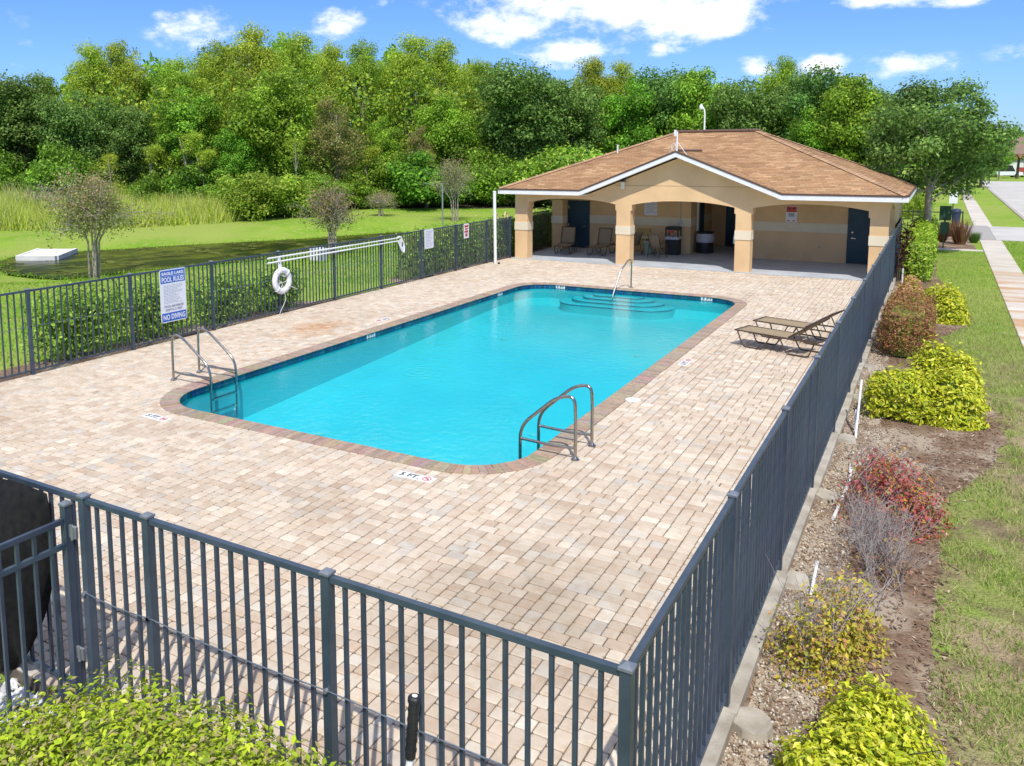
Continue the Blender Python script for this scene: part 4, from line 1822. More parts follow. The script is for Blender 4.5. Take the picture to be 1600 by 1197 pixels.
def panel(z0, z1, mat, inset=.022):
    return MB().box(sx+.0005, sx+.003, 9.02+inset, 9.78-inset, z0, z1)


p_ = obj('header_panel', panel(1.375, 1.668, M['signblue']), M['signblue'], s)
obj('header_rule', MB().box(sx+.003, sx+.0042, 9.06, 9.74, 1.528, 1.534), M['signwhite'], p_)
obj('lettering', sign_text('EAGLE LAKE', 1.595, .64, .072, None), M['signwhite'], p_)
obj('lettering', sign_text('POOL RULES', 1.453, .65, .115, None), M['signwhite'], p_)
p_ = obj('footer_panel', panel(.482, .68, M['signblue']), M['signblue'], s)
obj('lettering', sign_text('NO DIVING', .58, .64, .125, None), M['signwhite'], p_)
obj('lettering', sign_text('POOL MAXIMUM', .832, .56, .058, None), M['inkgrey'], s)
obj('lettering', sign_text('DEPTH: 5 FEET', .748, .50, .052, None), M['inkgrey'], s)
tl = random.Random(2)
for k in range(13):
    z = 1.315-k*.034
    y = 9.12
    end = 9.12+[.54, .58, .50, .40, .56, .52, .36, .44, .38, .46, .50, .42, .54][k]
    while y < end:
        w = tl.uniform(.03, .075)
        obj('text_line', MB().box(sx+.0005, sx+.0022, y, min(y+w, end), z-.006, z+.006), M['inkgrey'], s)
        y += w+.016

s, sx2 = fence_sign('notice_sign', 20.40, 20.99, 1.03, 1.70, 'plain white notice with grey text on the fence by the far hedge')
for k in range(11):
    obj('text_line', MB().box(sx2+.0005, sx2+.002, 20.47, 20.92-(k*37 % 4)*.04, 1.62-k*.052, 1.634-k*.052), M['inkgrey'], s)
s, sx3 = fence_sign('warning_sign', 23.15, 23.54, 1.15, 1.70, 'small white sign with red print on the fence near the porch')
for z0, z1, a, b in ((1.56, 1.64, 23.20, 23.49), (1.47, 1.53, 23.24, 23.45), (1.36, 1.44, 23.20, 23.47), (1.22, 1.33, 23.26, 23.43)):
    obj('red_print', MB().box(sx3+.0005, sx3+.002, a, b, z0, z1), M['signred'], s)

# life ring
RX, RY, RZ, RR = -13.93, 13.03, .93, .285
lr = thing('life_ring', (RX, RY, RZ), 'white life ring with rope hanging on the fence', 'life ring')
tor = MB()
nn, mm = 36, 14
vs, fs = [], []
for i in range(nn):
    a = 2*math.pi*i/nn
    for j in range(mm):
        b = 2*math.pi*j/mm
        q = RR+.082*math.cos(b)
        vs.append((RX+.065*math.sin(b), RY+q*math.cos(a), RZ+q*math.sin(a)))
fs = [(i*mm+j, ((i+1) % nn)*mm+j, ((i+1) % nn)*mm+(j+1) % mm, i*mm+(j+1) % mm) for i in range(nn) for j in range(mm)]
tor.add(vs, fs)
smooth(obj('ring', tor, M['white'], lr), 180)
for a in (45, 135, 225, 315):
    a = R(a)
    q = MB()
    q.tube([(RX+.071*math.cos(b), RY+(RR+.088*math.sin(b))*math.cos(a), RZ+(RR+.088*math.sin(b))*math.sin(a)) for b in np.linspace(0, 6.28, 15)], .014, 5)
    obj('rope_band', q, M['rope'], lr)
pr = random.Random(9)
for k in range(7):
    a0, a1 = pr.uniform(0, 6.28), pr.uniform(0, 6.28)
    mid = Vector((RX+.05, RY+pr.uniform(-.1, .1), RZ+pr.uniform(-.12, .1)))
    A = Vector((RX, RY+.2*math.cos(a0), RZ+.2*math.sin(a0)))
    B = Vector((RX, RY+.2*math.cos(a1), RZ+.2*math.sin(a1)))
    obj('rope', MB().tube([A*(1-t_)**2+mid*2*t_*(1-t_)+B*t_*t_ for t_ in np.linspace(0, 1, 8)], .009, 5), M['rope'], lr)
obj('rope', MB().tube([(RX+.06, RY+.02, RZ-.34), (RX+.06, RY+.07, RZ-.5), (RX+.05, RY-.02, RZ-.66), (RX+.04, RY-.13, RZ-.8), (RX+.02, RY-.16, .02)], .009, 5), M['rope'], lr)
obj('rope', MB().tube([(RX+.07, RY+.2, RZ-.16), (RX+.09, RY+.38, RZ-.24), (RX+.08, RY+.5, RZ-.30)], .012, 5), M['rope'], lr)
obj('hanger', MB().bar((RX-.05, RY-.02, RZ+.30), (RX-.05, RY-.05, RZ+.66), .11, .02, up=(1, 0, 0)).bar((RX-.02, RY+.02, RZ+.34), (RX-.02, RY-.06, RZ+.64), .03, .03, up=(1, 0, 0)), M['white'], lr)

# rescue poles
for k, (z0, z1, nm) in enumerate(((1.575, 1.575, 'long white rescue pole along the fence, the upper of two'), (1.45, 1.475, 'long white rescue pole along the fence, the lower of two'))):
    p_ = thing('rescue_pole', (-13.97, 12.6, z0), nm, 'pole', 'rescue poles on the fence')
    obj('outer_tube', MB().tube([(-13.98, 12.55, z0), (-13.98, 16.2, (z0+z1)/2)], .024, 10), M['white'], p_)
    obj('inner_tube', MB().tube([(-13.98, 16.2, (z0+z1)/2), (-13.98, 18.75, z1)], .018, 10), M['white'], p_)
    for y in (13.0, 17.85):
        obj('pole_bracket', MB().box(-14.03, -13.95, y-.02, y+.02, z0-.045, z0-.018), M['fence'], p_)
hk = thing('pole_attachment', (-13.96, 18.9, 1.5), 'white pole attachment hanging at the right end of the rescue poles', 'pole head')
obj('frame', MB().tube(bend([(-13.97, 18.68, 1.60), (-13.97, 18.86, 1.60), (-13.95, 19.04, 1.28), (-13.95, 19.0, 1.06), (-13.95, 18.88, 1.14), (-13.97, 18.72, 1.45)], .08), .03, 8), M['white'], hk)
obj('panel', MB().add([(-13.955, 18.76, 1.52), (-13.955, 18.9, 1.56), (-13.945, 19.02, 1.25), (-13.945, 18.92, 1.12), (-13.965, 18.76, 1.5), (-13.965, 18.9, 1.54), (-13.96, 19.02, 1.23), (-13.96, 18.92, 1.1)],
                      [(0, 3, 2, 1), (4, 5, 6, 7), (0, 1, 5, 4), (1, 2, 6, 5), (2, 3, 7, 6), (3, 0, 4, 7)]), M['white'], hk)
obj('slot', MB().box(-13.944, -13.938, 18.88, 18.93, 1.28, 1.42), M['black'], hk)

# pole handle leaning on the near fence
ph = thing('telescopic_pole', (-1.28, -.10, 0), 'white pole with black rubber grip leaning on the near fence', 'pole')
obj('shaft', MB().tube([(-1.29, -.30, 0), (-1.235, -.13, .83)], .022, 12), M['white'], ph)
obj('grip', MB().tube([(-1.236, -.135, .82), (-1.225, -.10, 1.17)], [.031, .033], 14), M['black'], ph)
e_ = MB()
e_.tube([(-1.225, -.102, 1.155), (-1.2245, -.0995, 1.178), (-1.224, -.098, 1.188)], [.040, .040, .032], 14)
obj('end_cap', e_, M['black'], ph)
obj('end_badge', MB().tube([(-1.2242, -.0985, 1.186), (-1.2239, -.0977, 1.1905)], .017, 14), M['white'], ph)
for k in range(5):
    z = .86+k*.06
    u = (z-.82)/.35
    obj('grip_rib', MB().tube([(-1.236+.011*u, -.135+.035*u, z), (-1.236+.011*(u+.04), -.135+.035*(u+.04), z+.014)], .0355, 14), M['black'], ph)


# ================================================================== loungers, chairs, bins
def lounger(loc, rz, back_deg, label, group):
    """built along +x: foot at x=0, head at x=1.9, width along y"""
    t_ = thing('sun_lounger', loc, label, 'sun lounger', group, rz)
    w, zs = .31, .36
    L1, L2 = 1.22, .74
    ba = R(back_deg)
    bx, bz = L1+L2*math.cos(ba), zs+L2*math.sin(ba)
    # the side rails
    for s in (-1, 1):
        y = s*w
        fr = obj('side_rail', new_mesh('side_rail', MB().tube([(0, y, zs), (L1+.62, y, zs-.01)], .017, 8)), M['bronze'], t_)
        br = obj('back_rail', new_mesh('back_rail', MB().tube([(L1, y*.97, zs+.015), (bx, y*.97, bz)], .016, 8)), M['bronze'], t_)
        for x0, x1, x2, x3 in ((.06, .20, .66, .84), (1.02, 1.20, 1.66, 1.80)):
            p__ = bend([(x0, y, zs), (x1, y, .018), (x2, y, .018), (x3, y, zs)], .07, 4)
            obj('leg_frame', new_mesh('leg_frame', MB().tube(p__, .015, 8)), M['bronze'], t_)
    for x, z in ((0.0, zs), (L1+.62, zs-.01)):
        obj('end_bar', new_mesh('end_bar', MB().tube([(x, -w, z), (x, w, z)], .017, 8)), M['bronze'], t_)
    obj('end_bar', new_mesh('end_bar', MB().tube([(bx, -w*.97, bz), (bx, w*.97, bz)], .016, 8)), M['bronze'], t_)
    for s in (-1, 1):
        px = L1+L2*.55*math.cos(ba)
        pz = zs+L2*.55*math.sin(ba)
        obj('back_strut', new_mesh('back_strut', MB().tube([(px, s*w*.9, pz), (L1+.45, s*w*.9, zs)], .012, 6)), M['bronze'], t_)
    # slings, sagging a little
    for nm, a, b, n_ in (('seat_sling', (.03, zs+.005), (L1-.02, zs+.005), 14), ('back_sling', (L1+.02, zs+.022), (bx, bz+.01), 8)):
        vs, fs = [], []
        for i in range(n_+1):
            u = i/n_
            x, z = a[0]+(b[0]-a[0])*u, a[1]+(b[1]-a[1])*u
            for j in range(7):
                v = j/6*2-1
                sag = .022*(1-v*v)*math.sin(math.pi*min(1, max(0, u)))
                vs.append((x, v*(w-.005), z-sag))
        fs = [(i*7+j, (i+1)*7+j, (i+1)*7+j+1, i*7+j+1) for i in range(n_) for j in range(6)]
        me = new_mesh(nm, MB().add(vs, fs))
        o_ = obj(nm, me, M['sling'], t_)
        md_ = o_.modifiers.new('thick', 'SOLIDIFY')
        md_.thickness = .006
        smooth(o_, 60)
    return t_


G1 = 'tan sling sun loungers'
lounger((-2.47, 15.48, 0), R(-17), 36, 'tan sling lounger by the side fence, the nearer of two', G1)
lounger((-2.32, 16.75, 0), R(-16), 34, 'tan sling lounger by the side fence, the farther of two', G1)
lounger((-12.55, 29.0, .004), R(100), 72, 'tan sling lounger with raised back under the porch, left of the blue door', G1)
lounger((-11.20, 29.15, .004), R(88), 72, 'tan sling lounger with raised back under the porch, right of the blue door', G1)


def sling_chair(loc, rz, label):
    t_ = thing('patio_chair', loc, label, 'chair', 'tan sling patio chairs', rz)
    w = .27
    for s in (-1, 1):
        y = s*w
        obj('front_leg', new_mesh('front_leg', MB().tube(bend([(.24, y, .0), (.22, y, .60), (.02, y, .63), (-.24, y, .60)], .07, 4), .014, 7)), M['bronze'], t_)
        obj('back_frame', new_mesh('back_frame', MB().tube(bend([(.26, y*.93, .41), (-.16, y*.93, .38), (-.38, y*.93, .98)], .06, 4), .014, 7)), M['bronze'], t_)
        obj('rear_leg', new_mesh('rear_leg', MB().tube([(-.20, y, .62), (-.34, y, 0)], .014, 7)), M['bronze'], t_)
        obj('base_bar', new_mesh('base_bar', MB().tube([(.235, y, .16), (-.31, y, .16)], .010, 6)), M['bronze'], t_)
    vs = []
    prof = [(.26, .42), (.1, .40), (-.06, .385), (-.16, .40), (-.24, .60), (-.31, .80), (-.38, .98)]
    for x, z in prof:
        for v in (-1, -.5, 0, .5, 1):
            vs.append((x, v*.25, z-.014*(1-v*v)))
    fs = [(i*5+j, (i+1)*5+j, (i+1)*5+j+1, i*5+j+1) for i in range(len(prof)-1) for j in range(4)]
    o_ = obj('sling', new_mesh('sling', MB().add(vs, fs)), M['sling'], t_)
    md_ = o_.modifiers.new('thick', 'SOLIDIFY')
    md_.thickness = .006
    smooth(o_, 60)


sling_chair((-9.95, 30.45, .004), R(160), 'tan sling chair beside the porch column, mostly behind it')
sling_chair((-8.70, 30.0, .004), R(75), 'tan sling chair with its back to the pool before the black bin')
tb = thing('patio_table', (-9.35, 31.0, .004), 'small round patio table between the porch chairs', 'table')
obj('table_top', MB().lathe([(.0, .0), (.40, .0), (.42, .012), (.40, .024), (0, .024)], (-9.35, 31.0, .70), 24), M['tabletop'], tb)
for k in range(4):
    a = math.pi/4+k*math.pi/2
    obj('leg', MB().tube([(-9.35+.12*math.cos(a), 31+.12*math.sin(a), .70), (-9.35+.34*math.cos(a), 31+.34*math.sin(a), .004)], .014, 7), M['bronze'], tb)
bk = thing('waste_basket', (-9.28, 30.62, .004), 'pale green plastic basket by the patio table', 'basket')
obj('tub', MB().lathe([(.17, 0.0), (.21, .52), (.22, .55), (.20, .55), (.16, .02)], (-9.28, 30.62, .004), 18), M['palegreen'], bk)
obj('rim', MB().lathe([(.20, .545), (.225, .55), (.225, .575), (.20, .58)], (-9.28, 30.62, .004), 18), M['tabletop'], bk)
yb_ = MB()
yb_.add([(-10.15, 31.55, .004), (-9.55, 31.55, .004), (-9.55, 31.80, 1.02), (-10.15, 31.80, 1.02), (-10.15, 31.59, .004), (-9.55, 31.59, .004), (-9.55, 31.84, 1.02), (-10.15, 31.84, 1.02)],
        [(0, 1, 2, 3), (5, 4, 7, 6), (4, 5, 1, 0), (3, 2, 6, 7), (0, 3, 7, 4), (1, 5, 6, 2)])
yo = obj('kick_board', yb_, M['yellowboard'])
tag(yo, 'yellow plastic board leaning on the porch wall behind the table', 'board')

bn = thing('litter_bin', (-8.42, 31.25, .004), 'square black litter bin with hooded top against the porch wall', 'litter bin')
x, y = -8.42, 31.3
obj('body', MB().bbox(x-.27, x+.27, y-.26, y+.26, .01, .76, .03), M['black'], bn)
obj('bag', MB().bbox(x-.28, x+.28, y-.27, y+.27, .66, .78, .02), M['bag'], bn)
for sx_ in (-1, 1):
    for sy_ in (-1, 1):
        obj('hood_post', MB().box(x+sx_*.25-.025, x+sx_*.25+.025, y+sy_*.24-.025, y+sy_*.24+.025, .76, 1.08), M['black'], bn)
hd = MB()
hd.bbox(x-.29, x+.29, y-.28, y+.28, 1.06, 1.20, .06)
obj('hood', hd, M['black'], bn)
obj('notice', MB().box(x-.13, x+.1, y-.29, y-.282, .94, 1.05), M['signred'], bn)

dr = thing('drum_bin', (-7.40, 32.55, .004), 'round black drum bin with silver bag in the breezeway', 'litter bin')
smooth(obj('drum', MB().lathe([(0.344, 0.000), (0.361, 0.047), (0.361, 0.260), (0.374, 0.279), (0.361, 0.298), (0.361, 0.558), (0.374, 0.577), (0.361, 0.595), (0.361, 0.883), (0.378, 0.911), (0.344, 0.911), (0.327, 0.186)], (-7.40, 32.55, .004), 24), M['black'], dr), 30)
obj('bag', MB().lathe([(0.365, 0.465), (0.387, 0.539), (0.378, 0.651), (0.391, 0.763), (0.370, 0.837), (0.365, 0.800)], (-7.40, 32.55, .004), 24), M['bag'], dr)


# ================================================================== paths, road and beds on the street side
def wobble_poly(pts, amp, n=6, seed=0):
    pr_ = random.Random(seed)
    out = []
    m_ = len(pts)
    for i in range(m_):
        a, b = pts[i], pts[(i+1) % m_]
        for k in range(n):
            u = k/n
            out.append((a[0]+(b[0]-a[0])*u+pr_.uniform(-amp, amp), a[1]+(b[1]-a[1])*u+pr_.uniform(-amp, amp)))
    return out


def sheet(name, poly, z, mat):
    mb_ = MB()
    mb_.add([(x, y, z) for x, y in poly], [tuple(range(len(poly)))])
    return obj(name, mb_, mat, kind='structure')


def strip_poly(left, right, seed, amp=.06, step=.35):
    """closed polygon between two edge functions of y given as point lists"""
    def sample(pts):
        out = []
        pr_ = random.Random(seed+len(pts))
        for (x0, y0), (x1, y1) in zip(pts[:-1], pts[1:]):
            n_ = max(1, int(abs(y1-y0)/step))
            for k in range(n_):
                u = k/n_
                out.append((x0+(x1-x0)*u+pr_.uniform(-amp, amp), y0+(y1-y0)*u))
        out.append(pts[-1])
        return out
    return sample(right)+sample(left)[::-1]


MULCH = strip_poly([(.06, -3), (.06, 40)], [(1.6, -3), (1.5, 2.5), (1.42, 4), (1.38, 6), (1.45, 8), (1.9, 9.2), (2.3, 11), (2.25, 13), (1.75, 15), (1.45, 19), (2.0, 20.6), (2.1, 22), (1.55, 23), (1.35, 25), (1.55, 26.6), (1.65, 28), (1.25, 30), (1.2, 40)], 4)
sheet('mulch_bed', MULCH, -.115, M['mulch'])
GRAV = strip_poly([(.07, -3), (.07, 27)], [(.75, -3), (.62, 2), (.70, 3.5), (.60, 5), (.66, 7), (.95, 8.2), (1.15, 9.4), (.75, 10.3), (.55, 12), (.45, 15), (.4, 20), (.36, 27)], 9, .07)
sheet('gravel_strip', GRAV, -.110, M['gravel'])


def walk_material():
    mt = pmat('sidewalk_concrete', (.60, .55, .47), (.52, .47, .40), .9, .9, bump=.2, bscale=50, world_pos=True, vary=.12)
    N, L = mt.node_tree.nodes, mt.node_tree.links
    b = N['Principled BSDF']
    src = b.inputs['Base Color'].links[0].from_socket
    g_ = N.new('ShaderNodeNewGeometry')
    mp = N.new('ShaderNodeMapping')
    mp.inputs['Scale'].default_value = (.5, 1.6, 1)
    L.new(g_.outputs['Position'], mp.inputs[0])
    n = N.new('ShaderNodeTexNoise')
    n.inputs['Scale'].default_value = .8
    n.inputs['Detail'].default_value = 6
    L.new(mp.outputs[0], n.inputs[0])
    mr = N.new('ShaderNodeMapRange')
    mr.inputs[1].default_value, mr.inputs[2].default_value = .42, .56
    L.new(n.outputs[0], mr.inputs[0])
    sp = N.new('ShaderNodeSeparateXYZ')
    L.new(g_.outputs['Position'], sp.inputs[0])
    yr = N.new('ShaderNodeMapRange')
    yr.inputs[1].default_value, yr.inputs[2].default_value = 38, 28
    L.new(sp.outputs['Y'], yr.inputs[0])
    mu = N.new('ShaderNodeMath')
    mu.operation = 'MULTIPLY'
    L.new(mr.outputs[0], mu.inputs[0])
    L.new(yr.outputs[0], mu.inputs[1])
    x = N.new('ShaderNodeMixRGB')
    L.new(mu.outputs[0], x.inputs[0])
    L.new(src, x.inputs[1])
    x.inputs[2].default_value = (.47, .30, .165, 1)
    L.new(x.outputs[0], b.inputs['Base Color'])
    return mt


M['walk'] = walk_material()
M['pebble'] = pmat('pebble_paving', (.30, .28, .255), (.40, .375, .34), 22, .9, bump=.6, bscale=60, world_pos=True)
sw = obj('sidewalk', MB().box(3.04, 3.93, -20, 110, -.22, -.108), M['concrete'], kind='structure')
slab = None
for k in range(60):
    y = -6+k*1.5
    if 45.4 < y+.75 < 54.4:
        continue
    obj('sidewalk_slab', MB().bbox(3.03, 3.95, y+.008, y+1.492, -.2, -.088, .01), M['walk'], sw)
for k in range(9):
    y = 45.5+k
    obj('sidewalk_slab', MB().bbox(2.5, 3.72, y+.006, y+.994, -.2, -.086, .006), M['pebble'], sw)
dv = obj('driveway', MB().box(3.74, 5.86, 45.4, 54.2, -.2, -.092), M['roadm'], kind='structure')
obj('path', MB().box(.4, 2.49, 49.6, 53.6, -.2, -.094), M['roadm'], kind='structure')
obj('bed_edging', MB().bbox(1.05, 3.0, 39.5, 40.0, -.2, -.08, .01), M['walk'], kind='structure')
sheet('mulch_bed', wobble_poly([(1.05, 40.05), (2.75, 40.05), (2.6, 46), (2.3, 49.4), (1.0, 49.4)], .06, 8, 6), -.112, M['mulch'])
obj('road', MB().box(6.12, 13.5, -60, 131, -.3, -.10).box(6.12, 120, 131.004, 141, -.3, -.102), M['roadm'], kind='structure')
kb = obj('kerb', MB().box(5.87, 6.115, -60, 141, -.3, -.098), M['concrete'], kind='structure')
for k in range(30):
    obj('kerb_stone', MB().bbox(5.86, 6.10, 20+k*3+.006, 23+k*3-.006, -.25, -.06, .03), M['concrete'], kb)
# mulch along the foot of the pond-side fence
sheet('mulch_bed', strip_poly([(-15.35, 1), (-15.45, 15), (-14.6, 16), (-14.55, 19.5), (-15.6, 20.5), (-15.6, 38)], [(-14.13, 1), (-14.13, 38)], 14, .05), -.112, M['mulch'])
# the woodland floor follows the terrain
xs, ys = np.arange(-90, 22, 2.0), np.arange(14, 112, 2.0)
X, Y = np.meshgrid(xs, ys, indexing='ij')
EDGE = [(-90, 16), (-60, 31), (-53, 37), (-46, 41.5), (-39.5, 41), (-37, 47), (-33.5, 51), (-28.5, 54.5), (-14, 60), (0.2, 64), (0.2, 118), (-100, 118), (-100, 14)]
SDv = poly_sd(X, Y, EDGE)
V = np.stack([X, Y, terrain_z(X, Y)+np.where(SDv < 0, .03, -.25)], axis=-1).reshape(-1, 3)
F = np.array([(i*len(ys)+j, (i+1)*len(ys)+j, (i+1)*len(ys)+j+1, i*len(ys)+j+1) for i in range(len(xs)-1) for j in range(len(ys)-1)
              if SDv[i, j] < 3 or SDv[i+1, j+1] < 3])
obj('woodland_floor', np_mesh('woodland_floor', V, F), M['earth'], kind='structure')


# ------------------------------------------------------------------ loose ground cover
def scatter_in(poly, n, r_=rng, box=None):
    P = np.array(poly)
    x0, y0, x1, y1 = box or (P[:, 0].min(), P[:, 1].min(), P[:, 0].max(), P[:, 1].max())
    out = np.zeros((0, 2))
    while len(out) < n:
        q = np.stack([r_.uniform(x0, x1, n*2), r_.uniform(y0, y1, n*2)], axis=1)
        ok = poly_sd(q[:, 0], q[:, 1], poly) < 0
        out = np.concatenate([out, q[ok]])
    return out[:n]


def stones(name, pts, z, size, colors, w=None, flat=.6, mat='stone'):
    n = len(pts)
    base = np.array([(1, 0, 0), (0, 1, 0), (-1, 0, 0), (0, -1, 0), (0, 0, 1), (0, 0, -1)], float)
    f8 = np.array([(0, 1, 4), (1, 2, 4), (2, 3, 4), (3, 0, 4), (1, 0, 5), (2, 1, 5), (3, 2, 5), (0, 3, 5)])
    s = size*(.5+rng.random((n, 1, 1))*1.0)
    B = base[None]*(1+.35*rng.normal(size=(n, 6, 1)))*np.array([1, .75, flat])
    a = rng.uniform(0, 6.28, n)
    ca, sa = np.cos(a)[:, None], np.sin(a)[:, None]
    X_ = B[:, :, 0]*ca-B[:, :, 1]*sa
    Y_ = B[:, :, 0]*sa+B[:, :, 1]*ca
    V_ = np.stack([X_, Y_, B[:, :, 2]], axis=-1)*s
    V_[:, :, 0] += pts[:, 0:1]
    V_[:, :, 1] += pts[:, 1:2]
    V_[:, :, 2] += z+.3*size*flat
    F_ = (np.arange(n)[:, None, None]*6+f8[None]).reshape(-1, 3)
    c = np.repeat(pal(n, colors, w, .15), 6, axis=0)
    return obj(name, np_mesh(name, V_.reshape(-1, 3), F_, c), M[mat], kind='stuff')


def near_bias(poly, n, ymax, k=1.6):
    q = scatter_in(poly, n*3)
    q = q[(q[:, 1] < ymax) & (q[:, 1] > .3)]
    pr_ = 1/(q[:, 1]+4)**k
    idx = rng.choice(len(q), size=min(n, len(q)), replace=False, p=pr_/pr_.sum())
    return q[idx]


o = stones('shell_gravel', near_bias(GRAV, 9000, 20), -.110, .014, [(.60, .54, .44), (.48, .40, .30), (.66, .61, .52), (.34, .26, .17), (.24, .17, .11)], [.25, .25, .14, .2, .16])
o['label'] = 'pale shell gravel along the outside of the side fence'
q = near_bias(MULCH, 12000, 24)
q[:, 0] += np.where(q[:, 0] > 1.15, np.abs(rng.normal(size=len(q)))*.14, 0)
n = len(q)
Nn = rdirs(n)*.45+np.array([0, 0, 1])
Nn /= np.linalg.norm(Nn, axis=1)[:, None]
V, F = leaf_geo(np.column_stack([q, np.full(n, -.104)]), Nn, .035+.05*rng.random(n), .28)
c = np.repeat(pal(n, [(.18, .10, .06), (.28, .175, .11), (.37, .27, .18), (.11, .07, .045), (.46, .37, .27)], [.3, .25, .2, .15, .1], .2), 4, axis=0)
o = obj('mulch_chips', np_mesh('mulch_chips', V, F, c), M['mulchchip'], kind='stuff')
o['label'] = 'brown wood mulch scattered under the shrubs by the side fence'


def blades(name, P, h, wd, colors, w=None, lean=.35, label=None):
    n_ = len(P)
    a = rng.uniform(0, 6.28, n_)
    t_ = np.stack([np.cos(a), np.sin(a), np.zeros(n_)], axis=1)
    ln = rng.normal(size=(n_, 2))*lean
    H_ = (np.asarray(h)*np.ones(n_)*(.55+.8*rng.random(n_)))[:, None]
    tip = P+np.concatenate([ln*H_, H_], axis=1)
    W_ = (np.asarray(wd)*np.ones(n_))[:, None]
    V_ = np.stack([P-t_*W_*.5, P+t_*W_*.5, tip], axis=1).reshape(-1, 3)
    F_ = np.arange(n_*3).reshape(-1, 3)
    c_ = np.repeat(pal(n_, colors, w, .15), 3, axis=0)
    o_ = obj(name, np_mesh(name, V_, F_, c_), M['grass'], kind='stuff')
    if label:
        o_['label'] = label
    return o_


def vnoise(x, y, s):
    return (np.sin(x*1.7*s+1.3*np.sin(y*1.1*s))+np.sin(y*2.1*s+1.7*np.sin(x*.9*s+2))+np.sin((x+y)*1.3*s+4))/3


LAWN = [(1.28, 1.0), (3.03, 1.0), (3.03, 39.4), (1.2, 39.4), (1.3, 29), (1.7, 27), (1.45, 23.5), (2.15, 21.5), (1.5, 19), (1.8, 15), (2.35, 12.5), (2.3, 10.5), (1.5, 8)]
q = np.concatenate([near_bias(LAWN, 42000, 40, 1.5)])
m_ = vnoise(q[:, 0], q[:, 1], 2.1)+.55*vnoise(q[:, 0]+9, q[:, 1], 5)
keep = m_+rng.normal(size=len(q))*.35 > -.15-.0*q[:, 1]+np.where(q[:, 1] < 14, .12, -.7)
q = q[keep]
blades('grass', np.column_stack([q, np.full(len(q), -.12)]), .065, .011, [(.25, .37, .06), (.32, .43, .085), (.42, .47, .14), (.52, .48, .22), (.20, .31, .05)], [.24, .24, .24, .20, .08], .5,
       'short patchy lawn grass between the shrub bed and the sidewalk')
q = scatter_in([(3.97, 18), (5.84, 18), (5.84, 45.2), (3.97, 45.2)], 9000)
blades('grass', np.column_stack([q, np.full(len(q), -.12)]), .07, .02, [(.24, .37, .05), (.30, .43, .07), (.36, .44, .09)], None, .5, 'mown grass verge between sidewalk and road')
# lawn on the pond side
q = scatter_in([(-15.5, 2), (-15.5, 40), (-25.5, 40), (-25.5, 24), (-28, 18), (-28, 8)], 42000)
blades('grass', np.column_stack([q, terrain_z(q[:, 0], q[:, 1])-.005]), .085, .03, [(.24, .42, .035), (.31, .48, .055), (.40, .51, .09), (.20, .35, .03)], None, .45, 'mown lawn between the pool fence and the pond')
# bright weed fringe round the pond
pp, _ = walk(POND, .02)
q = np.array([(p.x, p.y) for p, t_ in pp])+rng.normal(size=(len(pp), 2))*.3
blades('pond_weed', np.column_stack([q, np.maximum(terrain_z(q[:, 0], q[:, 1]), -.6)]), .08, .04, [(.27, .50, .03), (.34, .55, .04), (.20, .38, .03)], None, .3, 'bright green weeds fringing the pond')
# tall grass behind the pond
TG = [(-75, 16), (-56, 20.5), (-47.5, 24), (-43.0, 27.2), (-40.2, 32.3), (-38.6, 36), (-40, 40.5), (-46, 40), (-53, 35.5), (-62, 29.5), (-75, 26)]
q = scatter_in(TG, 26000)
P = np.column_stack([q, terrain_z(q[:, 0], q[:, 1])])
blades('tall_grass', P, 1.35+.6*vnoise(q[:, 0], q[:, 1], .5), .06, [(.50, .58, .07), (.60, .65, .13), (.66, .66, .25), (.40, .50, .07)], None, .28, 'tall yellow green grass at the edge of the woods behind the pond')
# duckweed-like mats on the pond
q = scatter_in(POND, 2600)
n = len(q)
m_ = vnoise(q[:, 0], q[:, 1]*2.2, .8)
q = q[m_ > .25]
n = len(q)
V, F = leaf_geo(np.column_stack([q, -.578+.004*rng.random(n)]), np.tile([[0, 0, 1.0]], (n, 1)), .25+.5*rng.random(n), .5)
o = obj('pond_algae', np_mesh('pond_algae', V, F, np.repeat(pal(n, [(.13, .15, .02), (.10, .12, .015), (.18, .2, .03)]), 4, axis=0)), M['grass'], kind='stuff')
o['label'] = 'olive green algae mats floating on the pond'
# white rocks by the gate
pts = scatter_in([(-6.6, -2.2), (-3.7, -2.2), (-3.7, -.09), (-6.6, -.09)], 2600)
o = stones('white_rocks', pts, -.11, .05, [(.72, .72, .71), (.62, .62, .62), (.8, .8, .79)], None, .6)
o['label'] = 'white stones on the ground under the gate'


